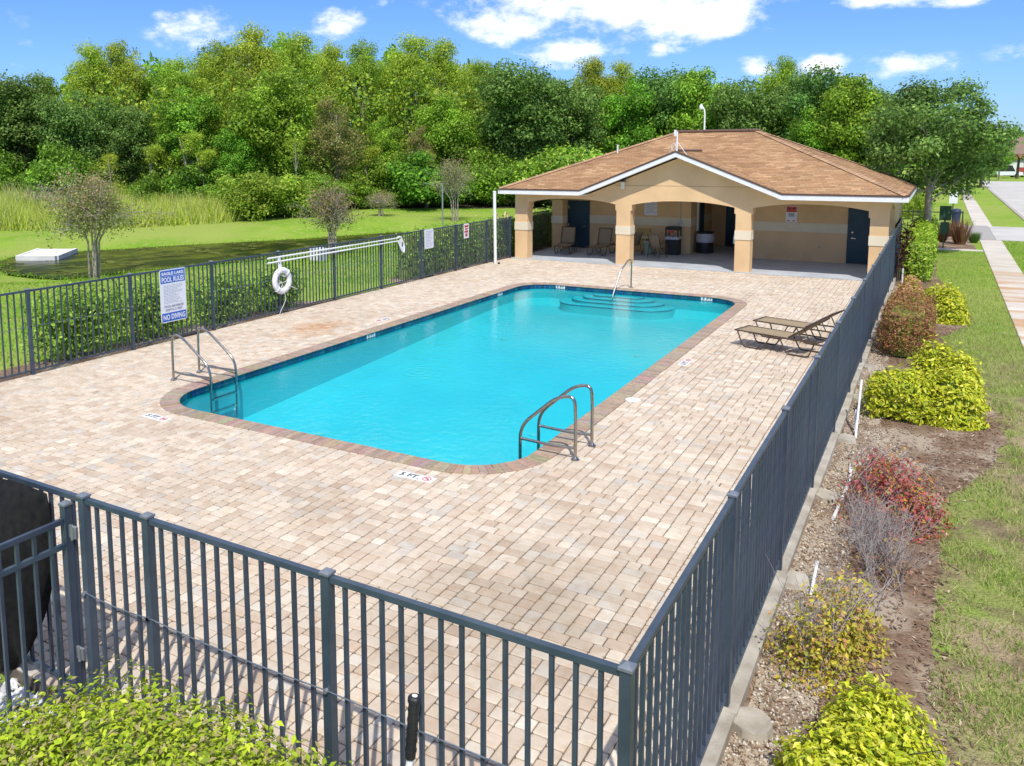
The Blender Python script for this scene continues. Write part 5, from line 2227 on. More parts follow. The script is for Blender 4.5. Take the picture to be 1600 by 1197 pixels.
# ================================================================== shrubs
def shrub_cloud(vols, n, r_=rng, depth=.09):
    """vols: (kind, cx, cy, z0, rx, ry, h); kind 'box' clipped or 'dome'"""
    area = np.array([(2*v[4]*2*v[5]+2*(v[4]+v[5])*2*v[6]) if v[0] == 'box' else 3.2*v[4]*v[5]+3*(v[4]+v[5])*v[6] for v in vols])
    idx = r_.choice(len(vols), size=n, p=area/area.sum())
    P_ = np.zeros((n, 3))
    N_ = np.zeros((n, 3))
    for k, v in enumerate(vols):
        m__ = np.where(idx == k)[0]
        c = len(m__)
        kind, cx, cy, z0, rx, ry, h_ = v
        d = rdirs(c, r_)
        if kind == 'box':
            e = 5.0
            s = (np.abs(d)**e).sum(axis=1)**(-1/e)
            p = d*s[:, None]
            nn_ = np.sign(p)*np.abs(p)**(e-1)
        else:
            d[:, 2] = np.abs(d[:, 2])*1.0-.25*r_.random(c)
            p = d
            nn_ = d.copy()
        dd_ = 1-depth*r_.random(c)/max(.2, min(rx, ry))+.03*r_.normal(size=c)
        p = p*dd_[:, None]
        if kind == 'box':
            P_[m__] = np.column_stack([cx+p[:, 0]*rx, cy+p[:, 1]*ry, z0+h_/2+p[:, 2]*h_/2])
        else:
            P_[m__] = np.column_stack([cx+p[:, 0]*rx, cy+p[:, 1]*ry, np.maximum(z0+.02, z0+p[:, 2]*h_)])
        N_[m__] = nn_
    N_ /= np.linalg.norm(N_, axis=1)[:, None]+1e-9
    lump = .08*vnoise(P_[:, 0]*3+P_[:, 2], P_[:, 1]*3, 1.6)+.045*vnoise(P_[:, 1]*5, P_[:, 2]*5+P_[:, 0]*2, 1.9)
    P_ += N_*lump[:, None]
    return P_, N_


def shrub(name, vols, n, size, colors, label, w=None, aspect=.5, fold=.0, up=.5, jit=.14, scat=.8, stems=10, core=True, group=None, cat='shrub', depth=.09, stem_mat='bark', stem_r=.009, twigs=0):
    cx = sum(v[1] for v in vols)/len(vols)
    cy = sum(v[2] for v in vols)/len(vols)
    z0 = min(v[3] for v in vols)
    t_ = thing(name, (cx, cy, z0), label, cat, group)
    O = np.array([cx, cy, z0])
    P_, N_ = shrub_cloud(vols, n, depth=depth)
    N_ = N_+rdirs(n)*scat
    N_[:, 2] += up
    N_ /= np.linalg.norm(N_, axis=1)[:, None]
    shoot = (rng.random(n) < .05)
    P_[shoot] += (N_[shoot]*.6+np.array([0, 0, .6]))*(size*2.2*rng.random((int(shoot.sum()), 1)))
    V_, F_ = leaf_geo(P_-O, N_, size*(.45+1.1*rng.random(n)), aspect, fold)
    c_ = np.repeat(pal(n, colors, w, jit), 4, axis=0)
    obj('foliage', np_mesh('foliage', V_, F_, c_), M['leafg'], t_, kind='stuff')
    mb_ = MB()
    pr_ = random.Random(int(cx*100)+int(cy*10))
    for k in range(stems):
        v = vols[k % len(vols)]
        bx, by = v[1]+pr_.uniform(-.4, .4)*v[4], v[2]+pr_.uniform(-.6, .6)*v[5]
        ex, ey, ez = v[1]+pr_.uniform(-.85, .85)*v[4], v[2]+pr_.uniform(-.9, .9)*v[5], v[3]+v[6]*pr_.uniform(.6, .92)
        mb_.tube([(bx, by, v[3]-.03), ((bx+ex)/2+pr_.uniform(-.05, .05), (by+ey)/2, v[3]+(ez-v[3])*.55), (ex, ey, ez)], [stem_r, stem_r*.7, stem_r*.35], 5, False)
        for q_ in range(twigs):
            u = pr_.uniform(.4, 1)
            sx_, sy_, sz_ = bx+(ex-bx)*u, by+(ey-by)*u, v[3]+(ez-v[3])*u
            l_ = pr_.uniform(.12, .3)
            dx, dy, dz = pr_.uniform(-1, 1), pr_.uniform(-1, 1), pr_.uniform(.1, 1)
            mb_.tube([(sx_, sy_, sz_), (sx_+dx*l_*.5, sy_+dy*l_*.5, sz_+dz*l_*.6), (sx_+dx*l_*.8, sy_+dy*l_*.8, sz_+dz*l_)], [stem_r*.4, stem_r*.3, stem_r*.2], 3, False)
    obj('stems', mb_, M[stem_mat], t_)
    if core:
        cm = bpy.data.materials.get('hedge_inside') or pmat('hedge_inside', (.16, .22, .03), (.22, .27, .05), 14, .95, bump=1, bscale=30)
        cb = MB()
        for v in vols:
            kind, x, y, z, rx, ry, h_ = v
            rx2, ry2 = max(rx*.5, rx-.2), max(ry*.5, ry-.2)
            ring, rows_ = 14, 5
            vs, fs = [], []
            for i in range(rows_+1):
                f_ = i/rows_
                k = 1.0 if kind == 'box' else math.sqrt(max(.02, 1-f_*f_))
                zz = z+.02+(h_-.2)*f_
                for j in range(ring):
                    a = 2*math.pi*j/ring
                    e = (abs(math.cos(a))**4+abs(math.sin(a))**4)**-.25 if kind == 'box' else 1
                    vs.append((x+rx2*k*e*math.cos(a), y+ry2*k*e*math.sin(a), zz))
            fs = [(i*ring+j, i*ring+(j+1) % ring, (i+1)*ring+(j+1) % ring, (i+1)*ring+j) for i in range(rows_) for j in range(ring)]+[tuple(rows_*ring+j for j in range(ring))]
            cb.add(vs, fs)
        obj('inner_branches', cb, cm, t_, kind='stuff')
    return t_


YEL = [(.58, .60, .03), (.70, .67, .05), (.46, .53, .03), (.34, .44, .03), (.80, .75, .12)]
YW = [.3, .25, .2, .12, .13]
GRN = [(.20, .37, .03), (.30, .49, .045), (.14, .27, .025), (.44, .59, .075), (.23, .41, .04)]
FH = [(.46, .56, .03), (.36, .47, .025), (.58, .66, .05), (.26, .37, .02), (.40, .33, .13), (.50, .42, .20)]
# near hedge in front of the fence
shrub('hedge', [('box', -2.30, -.88, -.1, 1.05, .45, 1.16), ('box', -3.22, -1.0, -.1, .55, .40, .98), ('dome', -3.75, -1.1, -.1, .5, .45, .78), ('box', -1.55, -.86, -.1, .50, .42, 1.06)], 42000, .046, FH,
      'clipped yellow green hedge in the near left corner outside the fence', [.24, .2, .2, .12, .14, .10], .46, .12, .55, .13, .75, 30, True, None, 'hedge', .14)
# pond-side hedges
shrub('hedge', [('box', -15.05, 7.6, -.12, .42, 1.25, 1.62), ('box', -15.1, 9.7, -.12, .40, 1.1, 1.50)], 12000, .095, GRN,
      'loose green hedge behind the fence, left of and behind the pool rules sign', None, .5, .1, .4, .16, .9, 24, False, None, 'hedge', .4)
shrub('hedge', [('box', -15.05, 11.9, -.12, .40, 1.0, 1.32), ('box', -15.05, 13.9, -.12, .40, 1.1, 1.22)], 10500, .095, GRN,
      'loose green hedge behind the fence, beside the life ring', None, .5, .1, .4, .16, .9, 24, False, None, 'hedge', .4)
shrub('hedge', [('box', -15.0, 21.6, -.12, .45, 1.4, 1.72), ('box', -15.0, 24.2, -.12, .45, 1.5, 1.75), ('box', -15.0, 27.2, -.12, .45, 1.7, 1.75), ('box', -15.0, 30.2, -.12, .45, 1.6, 1.75), ('box', -15.0, 33.4, -.12, .5, 1.8, 1.8), ('box', -15.0, 36.6, -.12, .5, 1.8, 1.8)], 18000, .11, GRN,
      'tall dense green hedge behind the fence by the porch', None, .55, .1, .4, .16, .9, 24, True, None, 'hedge', .25)
# street-side bed
shrub('shrub', [('dome', 1.06, 2.32, -.11, .46, .46, .70), ('dome', .85, 1.85, -.11, .42, .45, .58), ('dome', 1.32, 1.9, -.11, .42, .45, .50)], 17000, .055, YEL,
      'bright yellow green shrub at the bottom of the picture beside the lawn', YW, .42, .12, .5, .13, .8, 18, True)
shrub('shrub', [('dome', .55, 3.55, -.11, .42, .5, .85), ('dome', .75, 4.05, -.11, .36, .4, .78)], 6500, .042, [(.56, .50, .05), (.66, .52, .06), (.40, .40, .05), (.55, .30, .12)],
      'thin straggly yellow shrub next to the second fence post', None, .5, .1, .4, .2, 1.0, 34, False, None, 'shrub', .5, 'twig', .006, 6)
shrub('shrub', [('dome', .95, 5.5, -.11, .5, .62, .78), ('dome', .8, 6.15, -.11, .42, .45, .7)], 420, .035, [(.50, .22, .14), (.5, .36, .1), (.42, .18, .15)],
      'grey leafless twiggy shrub between the yellow and red shrubs', None, .5, .1, .4, .2, 1.0, 76, False, None, 'shrub', .6, 'twig', .0046, 11)
shrub('shrub', [('dome', .95, 7.15, -.11, .62, .72, .92), ('dome', .75, 7.9, -.11, .4, .4, .7)], 12000, .048, [(.52, .10, .09), (.45, .15, .12), (.60, .32, .06), (.40, .15, .16), (.34, .34, .07)],
      'sparse red and orange leaved shrub in the bed', [.3, .2, .2, .2, .1], .5, .1, .4, .2, 1.0, 44, False, None, 'shrub', .6, 'twig', .006, 6)
shrub('shrub', [('box', .82, 11.65, -.11, .48, .42, .72), ('dome', 1.55, 11.85, -.11, .52, .55, .92), ('dome', 1.30, 13.1, -.11, .48, .5, 1.08), ('dome', 1.72, 13.0, -.11, .40, .55, .98)], 16000, .080, YEL,
      'wide bright yellow green shrub cluster right of the fence', YW, .42, .12, .5, .13, .8, 20, True)
shrub('shrub', [('box', .76, 17.0, -.11, .52, 1.0, 1.08), ('box', .76, 18.7, -.11, .50, 1.0, 1.02)], 18000, .050, [(.34, .12, .075), (.42, .18, .10), (.34, .32, .06), (.48, .26, .09), (.28, .22, .05)],
      'dark red clipped hedge block beside the fence', [.28, .25, .16, .18, .13], .5, .1, .4, .16, .9, 20, True, None, 'hedge')
shrub('shrub', [('dome', 1.55, 21.3, -.11, .52, .62, .98), ('dome', 1.25, 22.1, -.11, .45, .5, .85)], 8000, .085, YEL,
      'rounded bright yellow shrub beside the lawn past the red hedge', YW, .45, .12, .5, .13, .8, 14, True)
shrub('shrub', [('dome', .62, 22.6, -.11, .42, .8, .9), ('dome', .58, 24.0, -.11, .38, .7, .8)], 6000, .075, [(.62, .26, .15), (.58, .38, .09), (.44, .48, .08), (.7, .38, .22)],
      'orange and pink leaved low shrub between fence and yellow shrub', None, .5, .1, .4, .18, .9, 14, True)
shrub('hedge', [('box', .68, 29.4, -.11, .48, 1.3, 1.40), ('box', .68, 31.9, -.11, .48, 1.5, 1.45), ('box', .70, 34.8, -.11, .48, 1.7, 1.5), ('box', .72, 37.7, -.11, .48, 1.6, 1.55)], 20000, .10, [(.30, .47, .03), (.40, .56, .05), (.20, .34, .025), (.48, .60, .08)],
      'long clipped bright green hedge beside the pool house', None, .5, .1, .5, .14, .8, 14, True, None, 'hedge')
# dark red cordyline by the corner of the house
cd = thing('cordyline', (.16, 28.3, -.11), 'dark red spiky plant at the corner of the pool house', 'plant')
mbs = MB()
for k in range(5):
    mbs.tube([(.12+.05*k, 28.1+.12*k, -.12), (.14+.06*k, 28.0+.15*k, .9+.14*k)], .018, 6)
obj('stems', mbs, M['bark'], cd)
P, N_ = [], []
for k in range(5):
    for j in range(26):
        P.append((.14+.06*k+rng.normal()*.13, 28.0+.15*k+rng.normal()*.16, .7+.14*k+rng.uniform(-.35, .75)))
P = np.array(P)
V, F = leaf_geo(P-np.array([.16, 28.3, -.11]), rdirs(len(P))*.8+np.array([0, 0, .5]), .42, .16, .04)
obj('leaves', np_mesh('leaves', V, F, np.repeat(pal(len(P), [(.07, .02, .02), (.12, .035, .03), (.05, .03, .02)]), 4, axis=0)), M['leafg'], cd, kind='stuff')
# fountain grasses in the far bed
for k, (x, y, r_, h_, cl, lb) in enumerate(((1.35, 43.2, .5, 1.0, [(.16, .05, .04), (.24, .10, .06), (.20, .14, .05)], 'dark red grass clump in the far bed, left'),
                                            (2.15, 42.6, .6, 1.35, [(.28, .14, .07), (.36, .21, .10), (.2, .08, .05)], 'tall rusty grass clump in the far bed beside the sidewalk'),
                                            (2.75, 43.6, .35, .6, [(.10, .2, .04), (.16, .26, .06)], 'small green clump at the edge of the far bed'),
                                            (1.6, 46.5, .5, .9, [(.16, .05, .04), (.24, .12, .06)], 'dark red grass clump behind the green sign post'))):
    t_ = thing('grass_clump', (x, y, -.11), lb, 'plant')
    n = 420
    a = rng.uniform(0, 6.28, n)
    rad = np.sqrt(rng.random(n))*r_*.4
    B = np.stack([np.cos(a)*rad, np.sin(a)*rad, np.zeros(n)], axis=1)
    T = np.stack([np.cos(a)*r_*(.4+.8*rng.random(n)), np.sin(a)*r_*(.4+.8*rng.random(n)), h_*(.5+.5*rng.random(n))], axis=1)
    S = np.stack([-np.sin(a), np.cos(a), np.zeros(n)], axis=1)*.018
    V = np.stack([B-S, B+S, T], axis=1).reshape(-1, 3)
    obj('blades', np_mesh('blades', V, np.arange(n*3).reshape(-1, 3), np.repeat(pal(n, cl), 3, axis=0)), M['grass'], t_, kind='stuff')

# irrigation pipes
tag(obj('irrigation_pipe', MB().tube(bend([(.36, 8.75, -.09), (.40, 8.0, -.08), (.36, 7.3, -.09), (.34, 6.75, -.09)], .3), .022, 8), M['pvc']), 'white irrigation pipe lying on the gravel beside the red shrub', 'pipe')
tag(obj('irrigation_riser', MB().tube([(.31, 10.1, -.12), (.30, 10.9, .62)], .017, 8), M['pvc']), 'thin white pipe leaning left of the yellow shrub cluster', 'pipe')
tag(obj('irrigation_riser', MB().tube([(.28, 10.45, -.12), (.27, 10.55, .22)], .02, 8), M['pvc']), 'short thick white pipe stub beside the leaning pipe', 'pipe')
tag(obj('irrigation_riser', MB().tube([(.34, 4.75, -.12), (.36, 4.95, .12), (.362, 4.97, .17)], [.016, .016, .024], 8), M['pvc']), 'white sprinkler riser behind the straggly yellow shrub', 'pipe')
tag(obj('irrigation_riser', MB().tube([(.42, 23.3, -.12), (.42, 23.3, .95)], .02, 8), M['pvc']), 'white upright pipe standing in the orange shrub', 'pipe')

# green notice post
gp = thing('sign_post', (1.46, 39.9, -.1), 'green post with two green panels at the edge of the far bed', 'sign')
obj('pole', MB().tube([(1.46, 39.9, -.1), (1.46, 39.9, 1.75)], .025, 8), M['green'], gp)
obj('panel', MB().bbox(1.24, 1.70, 39.84, 39.88, 1.20, 1.85, .01), M['green'], gp)
obj('bag_dispenser', MB().bbox(1.30, 1.64, 39.74, 39.86, .60, 1.12, .02), M['green'], gp)

# black rail fence across the far path
bf = thing('rail_fence', (-.6, 51.6, 0), 'low black rail fence across the lawn behind the hedge', 'fence')
for z in (.82, .02):
    obj('rail', MB().bar((-.9, 51.6, z), (2.35, 51.6, z), .05), M['black'], bf)
for k in range(5):
    obj('post', MB().box(-.93+k*.82, -.87+k*.82, 51.57, 51.63, -.1, .92), M['black'], bf)
bo = thing('trash_can', (2.1, 54.4, -.1), 'dark blue bin beside the far path', 'bin')
obj('body', MB().lathe([(.20, 0), (.25, .75), (.27, .8), (.22, .95), (0, 1.0)], (2.1, 54.4, -.1), 16), M['navy'], bo)
obj('lid_ring', MB().lathe([(.275, .74), (.285, .78), (.275, .82)], (2.1, 54.4, -.1), 16), M['black'], bo)
wp = thing('marker_post', (1.95, 58.0, -.1), 'white notice on a short post behind the far fence', 'sign')
obj('pole', MB().box(1.92, 1.98, 57.97, 58.03, -.1, 1.2), M['black'], wp)
obj('board', MB().bbox(1.72, 2.18, 57.92, 57.965, 1.0, 1.75, .01), M['signwhite'], wp)

# headwall of the drain in the pond
hw = thing('drain_headwall', (-35.2, 20.6, -.62), 'pale concrete drain headwall at the left end of the pond', 'headwall')
A, B, C_, D_ = Vector((-36.2, 19.5, 0)), Vector((-34.5, 20.35, 0)), Vector((-36.6, 22.9, 0)), Vector((-38.3, 22.0, 0))


def wallseg(a, b, th, z0, z1):
    return MB().bar((a.x, a.y, (z0+z1)/2), (b.x, b.y, (z0+z1)/2), th, z1-z0)


obj('front_wall', wallseg(A, B, .2, -.8, -.37), M['headwall'], hw)
obj('side_wall', wallseg(B+Vector((-.08, .08, 0)), C_, .2, -.8, -.375), M['headwall'], hw)
obj('side_wall', wallseg(A+Vector((-.08, .08, 0)), D_, .2, -.8, -.378), M['headwall'], hw)
obj('cover_slab', MB().prism([(A.x, A.y), (B.x, B.y), (C_.x, C_.y), (D_.x, D_.y)], -.52, -.40), M['headwall'], hw)
ub = thing('utility_box', (-21.6, 23.6, -.2), 'pale grey utility box on the lawn behind the fence', 'utility box')
gx_, gy_ = ground_at(497, 410, -.2)[:2]
ub.location = (gx_, gy_, -.2)
obj('cabinet', new_mesh('cabinet', MB().bbox(-.28, .28, -.25, .25, .05, .62, .04)), pmat('box_grey', (.5, .55, .58), (.45, .5, .53), 5, .6), ub)
obj('plinth', new_mesh('plinth', MB().box(-.33, .33, -.3, .3, -.1, .05)), M['concrete'], ub)
obj('door_panel', new_mesh('door_panel', MB().box(-.22, .22, -.258, -.25, .1, .5)), M['headwall'], ub)

# lamp posts
x, y = column_at(691, 47)
lp = thing('lamp_post', (x, y, -.2), 'thin grey post on the lawn in front of the woods', 'post')
obj('pole', MB().tube([(x, y, -.3), (x, y, 2.6)], .045, 8), M['galv'], lp)
obj('base', MB().lathe([(.14, 0), (.14, .08), (.06, .14)], (x, y, -.2), 12), M['concrete'], lp)
x, y = column_at(1099, 52)
lp = thing('street_lamp', (x, y, -.1), 'white street lamp rising behind the pool house roof', 'street lamp')
obj('pole', MB().tube([(x, y, -.2), (x, y, 6.5), (x-.03, y, 6.75), (x-.12, y, 6.95)], [.07, .05, .045, .04], 8), M['white'], lp)
obj('lantern', MB().lathe([(.05, 0), (.11, .06), (.115, .2), (.07, .29), (.02, .34), (0, .37)], (x-.22, y, 6.78), 12), M['white'], lp)
obj('lamp_arm', MB().tube([(x-.1, y, 6.93), (x-.22, y, 6.9)], .03, 6), M['white'], lp)


# ================================================================== trees
def lobes_oak(r_, n, cz, rx, rz, lr, zmin):
    out = []
    while len(out) < n:
        d = r_.normal(size=3)
        d /= np.linalg.norm(d)
        k = r_.random()**.45
        p = d*np.array([rx, rx, rz])*k
        if cz+p[2] < zmin:
            continue
        q = lr*(.65+.7*r_.random())
        out.append((p[0], p[1], cz+p[2], q, q, q*.75))
    return out


def lobes_cypress(r_, n, h, rb):
    out = []
    for _ in range(n):
        u = r_.random()**.8
        z = h*(.22+.78*u)
        rad = rb*(1-.66*u**1.9)*(.25+.75*r_.random()**.6)
        a = r_.uniform(0, 6.28)
        q = .85*(1-.3*u)*(.7+.6*r_.random())
        out.append((rad*math.cos(a), rad*math.sin(a), z, q*1.1, q*1.1, q*.62))
    out += [(r_.normal()*.2, r_.normal()*.2, h*z, .5, .5, .6) for z in (.9, .95, 1.0)]
    return out


def trunk_mb(r_, lobes, h_trunk, r0, n_limb, lean=.3, split=.35):
    mb_ = MB()
    top = (r_.normal()*lean, r_.normal()*lean, h_trunk)
    mid = (top[0]*.4+r_.normal()*.1, top[1]*.4+r_.normal()*.1, h_trunk*.5)
    mb_.tube([(0, 0, -.35), (0, 0, .15), mid, top], [r0*1.35, r0, r0*.75, r0*.3], 8)
    idx = r_.choice(len(lobes), size=min(n_limb, len(lobes)), replace=False)
    for i in idx:
        x, y, z = lobes[i][:3]
        u = split+(1-split)*.75*r_.random()
        s = np.array(mid)*(1-u)*0+np.array([top[0]*u, top[1]*u, h_trunk*u])
        m_ = (s+np.array([x, y, z]))/2+np.array([r_.normal()*.15, r_.normal()*.15, .2])
        mb_.tube([tuple(s), tuple(m_), (x, y, z)], [r0*.38*(1.1-u), r0*.25*(1.1-u), r0*.08], 5, False)
    return mb_


OAKC = [(0.130, 0.251, 0.054), (0.182, 0.328, 0.069), (0.236, 0.404, 0.076), (0.099, 0.199, 0.046), (0.305, 0.458, 0.114)]
CYPC = [(0.366, 0.500, 0.043), (0.464, 0.573, 0.055), (0.281, 0.415, 0.037), (0.561, 0.634, 0.085), (0.329, 0.439, 0.061)]
MAPC = [(0.244, 0.464, 0.037), (0.329, 0.561, 0.049), (0.183, 0.366, 0.033), (0.439, 0.647, 0.073), (0.146, 0.281, 0.030)]
BRNC = [(0.354, 0.293, 0.104), (0.439, 0.336, 0.134), (0.268, 0.268, 0.067), (0.512, 0.378, 0.171), (0.220, 0.293, 0.067)]
SHRC = [(0.305, 0.464, 0.043), (0.415, 0.549, 0.055), (0.207, 0.354, 0.037), (0.525, 0.586, 0.110), (0.159, 0.281, 0.037)]
SHR2 = [(0.195, 0.390, 0.037), (0.268, 0.500, 0.043), (0.134, 0.281, 0.030), (0.366, 0.586, 0.067), (0.104, 0.207, 0.024)]

PROTO = {}


def make_proto(key, name, lobes, n, size, colors, h_trunk, r0, limbs, bark, aspect=.6, up=.35, hang=0.0, seed=1, split=.35, lean=.3):
    r_ = np.random.default_rng(seed)
    crown = crown_mesh('crown', lobes, n, size, colors, None, aspect, up, .16, .4, r_, hang)
    crown.materials.append(M['leaf'])
    tm_ = new_mesh('trunk', trunk_mb(r_, lobes, h_trunk, r0, limbs, lean, split))
    tm_.materials.append(M[bark])
    PROTO[key] = (name, tm_, crown, max(l[2]+l[5] for l in lobes))


g1 = np.random.default_rng(5)
make_proto('oak1', 'oak_tree', lobes_oak(g1, 62, 6.0, 3.1, 3.4, .95, 1.2), 26000, .19, OAKC, 7.2, .24, 34, 'bark', seed=1)
make_proto('oak2', 'oak_tree', lobes_oak(g1, 54, 5.8, 2.7, 3.6, .90, .8), 25000, .19, OAKC, 7.0, .22, 30, 'bark', seed=2)
make_proto('cyp1', 'cypress_tree', lobes_cypress(g1, 105, 9.6, 2.6), 26000, .17, CYPC, 9.2, .17, 40, 'palebark', .38, .5, .3, seed=3, split=.25)
make_proto('cyp2', 'cypress_tree', lobes_cypress(g1, 90, 9.6, 3.0)+lobes_oak(g1, 16, 8.2, 1.6, 1.1, .7, 5), 26000, .17, CYPC, 9.0, .16, 36, 'palebark', .38, .5, .3, seed=4, split=.25)
make_proto('map1', 'broadleaf_tree', lobes_oak(g1, 60, 5.9, 2.4, 3.8, .85, 2.5), 26000, .20, MAPC, 8.0, .20, 34, 'palebark', .65, seed=6)
make_proto('map2', 'broadleaf_tree', lobes_oak(g1, 54, 5.8, 2.9, 3.6, .9, 1.2), 26000, .20, MAPC, 7.6, .18, 30, 'bark', .65, seed=7)
make_proto('brn1', 'broadleaf_tree', lobes_oak(g1, 44, 5.9, 2.3, 3.7, .75, 2.4), 14000, .16, BRNC, 8.2, .15, 40, 'twig', .5, seed=8)
make_proto('shr1', 'shrub', lobes_oak(g1, 46, 1.45, 1.7, 1.25, .55, .25), 11000, .16, SHRC, 1.7, .06, 24, 'bark', .55, .4, seed=9)
make_proto('shr2', 'shrub', lobes_oak(g1, 46, 1.5, 1.6, 1.35, .55, .25), 11000, .16, SHR2, 1.7, .06, 24, 'bark', .55, .4, seed=10)


pl_ = [(g1.normal()*.35, g1.normal()*.35, 5.6+1.6*g1.random(), .5+.3*g1.random(), .5+.3*g1.random(), .4) for _ in range(14)]
make_proto('pol1', 'slender_tree', pl_, 2600, .17, CYPC, 7.0, .10, 10, 'palebark', .45, seed=14, split=.6, lean=.5)

BX, BD = [-330, 0, 150, 330, 400, 500, 600, 760, 900, 1000, 1400], [76, 68, 67, 62, 58, 61, 64, 64, 66, 66, 58]


def plant(key, px, dist, top_px, wide, label, group=None, cat='tree', z=None, turn=None, hmin=None):
    """a tree standing dist metres away in photograph column px whose top reaches top_px"""
    name, tm_, crown, H0 = PROTO[key]
    if group in (GW_, UG, SR, FB):
        # the edge of the woods lies farther off on the left than behind the house
        b0 = float(np.interp(px, BX, BD))
        dist = b0+(dist-43.5)*.5 if group == UG else (b0+1.5+(dist-52)*.5 if group == FB else b0+4+(dist-48)*.75)
    x, y = column_at(px, dist)
    z0 = float(terrain_z(np.array([x]), np.array([y]))[0]) if z is None else z
    top = height_for(px, top_px, dist)
    sz = (top-z0)/H0
    t_ = thing(name, (x, y, z0), label, cat, group, rnd.uniform(0, 6.28) if turn is None else turn)
    k = sz*wide if key[:3] != 'shr' else sz*wide
    t_.scale = (k, k, sz)
    for nm_, me_ in (('trunk', tm_), ('crown', crown)):
        obj(nm_, me_, None, t_)
    return t_


GW_ = 'trees of the woods behind the pond'
UG = 'shrubs along the edge of the woods'
SR = 'second row trees of the woods'
FB = 'bushes in the shade at the foot of the woods'
# the front trees one can tell apart, left to right: (kind, column, distance, top, width factor, label)
for a in (('oak1', -40, 54, 120, 1.0, 'dark green oak at the far left edge of the picture'),
          ('oak2', 35, 55, 116, 1.05, 'dark green oak at the left edge behind the dead brush'),
          ('oak1', 120, 53, 140, .95, 'dark green oak behind the leftmost crape myrtle'),
          ('oak2', 205, 54, 165, .95, 'dark green oak right of the leftmost crape myrtle, above the tall grass'),
          ('cyp1', 150, 63, 62, 0.72, 'light green tree rising above the dark oaks, leftmost of the tall ones'),
          ('cyp2', 200, 65, 60, 0.72, 'tall light green tree below and left of the small left cloud'),
          ('cyp1', 285, 62, 84, 0.77, 'light green tree left of the small left cloud'),
          ('map1', 300, 54, 135, .95, 'mid green tree with pale stems above the tall grass'),
          ('cyp2', 345, 64, 60, 0.77, 'tall yellow green tree against the small left cloud'),
          ('cyp1', 400, 63, 34, 0.81, 'tallest yellow green tree left of centre in the woods'),
          ('map2', 430, 52, 110, .95, 'broad bright green tree at centre left of the woods'),
          ('cyp2', 468, 63, 46, 0.77, 'tall yellow green tree just right of the tallest one'),
          ('map1', 370, 50, 190, .85, 'small bright green tree above the olive shrub'),
          ('brn1', 525, 48, 150, 1.0, 'brownish thin-leaved tree in the front of the woods'),
          ('cyp1', 520, 66, 62, 0.72, 'light green tree under the second small cloud'),
          ('cyp2', 572, 64, 58, 0.68, 'slender light tree with grey trunk beside the second cloud'),
          ('cyp1', 645, 62, 48, 0.85, 'tall cypress with yellow lower tiers in the middle of the woods'),
          ('cyp2', 690, 66, 56, 0.72, 'tall cypress right of the one with yellow tiers'),
          ('map1', 600, 50, 180, .80, 'light green young tree behind the second crape myrtle'),
          ('brn1', 655, 51, 195, .75, 'small brown-green tree left of the far crape myrtle'),
          ('map2', 700, 53, 150, .90, 'bright green tree behind the far crape myrtle'),
          ('cyp1', 750, 64, 88, 0.72, 'light green tree left of the big dark oak'),
          ('oak1', 815, 52, 92, 1.02, 'big dark green oak left of the pool house roof'),
          ('oak2', 893, 56, 125, .90, 'dark green tree between the big oak and the pool house roof'),
          ('cyp2', 925, 66, 86, 0.81, 'flat-topped yellow green tree above the pool house left slope'),
          ('cyp1', 968, 67, 90, 0.72, 'flat-topped yellow green tree with dark forked limb above the roof'),
          ('map1', 985, 58, 120, 1.0, 'bright green tree above the gable'),
          ('oak2', 1035, 60, 105, .9, 'green tree with pointed top above the gable peak'),
          ('map2', 1095, 60, 106, .85, 'bright yellow green tree behind the street lamp'),
          ('oak1', 1175, 58, 118, .90, 'dark green oak above the ridge of the roof'),
          ('cyp2', 1215, 64, 84, 0.68, 'yellow green tree top rising behind the dark oak'),
          ('oak2', 1285, 58, 105, 1.0, 'dark green oak above the right slope of the roof'),
          ('map2', 1335, 55, 118, .90, 'bright green tree above the right hip of the roof'),
          ('map1', 1270, 53, 165, .85, 'lighter green tree low behind the right slope of the roof'),
          ('oak1', 1385, 57, 140, .8, 'green tree between the pool house and the street oak')):
    plant(*a, group=GW_)
for a in (('pol1', 322, 45.5, 232, 1.0, 'slender pale trunk at the edge of the woods above the tall grass'),
          ('pol1', 300, 46, 205, .9, 'slender pale trunk left of the one above the tall grass'),
          ('pol1', 462, 46, 215, .9, 'slender pale trunk above the olive shrubs'),
          ('pol1', 580, 45.5, 228, 1.0, 'slender leaning pale trunk behind the second crape myrtle'),
          ('pol1', 172, 45, 240, 1.0, 'slender pale trunk behind the leftmost crape myrtle'),
          ('pol1', 668, 45.5, 235, .9, 'slender pale trunk left of the thin grey post'),
          ('pol1', 240, 46, 225, .9, 'slender pale trunk above the left part of the tall grass')):
    plant(*a, group=GW_)
# fillers of the second row, which nothing tells apart
for k, (px, d, tp) in enumerate(((70, 66, 112), (250, 70, 92), (320, 72, 84), (440, 73, 62), (500, 74, 74), (610, 72, 72), (735, 72, 96), (780, 74, 104), (860, 70, 118), (1010, 70, 118), (1060, 71, 112), (1130, 70, 128),
                                 (1250, 70, 112), (1320, 68, 124), (1360, 66, 134), (-90, 62, 110), (-150, 58, 105), (-210, 60, 100))):
    plant(['cyp1', 'map1', 'cyp2', 'map2'][k % 4], px, d, tp, .85, 'light green tree half hidden in the second row of the woods', SR)
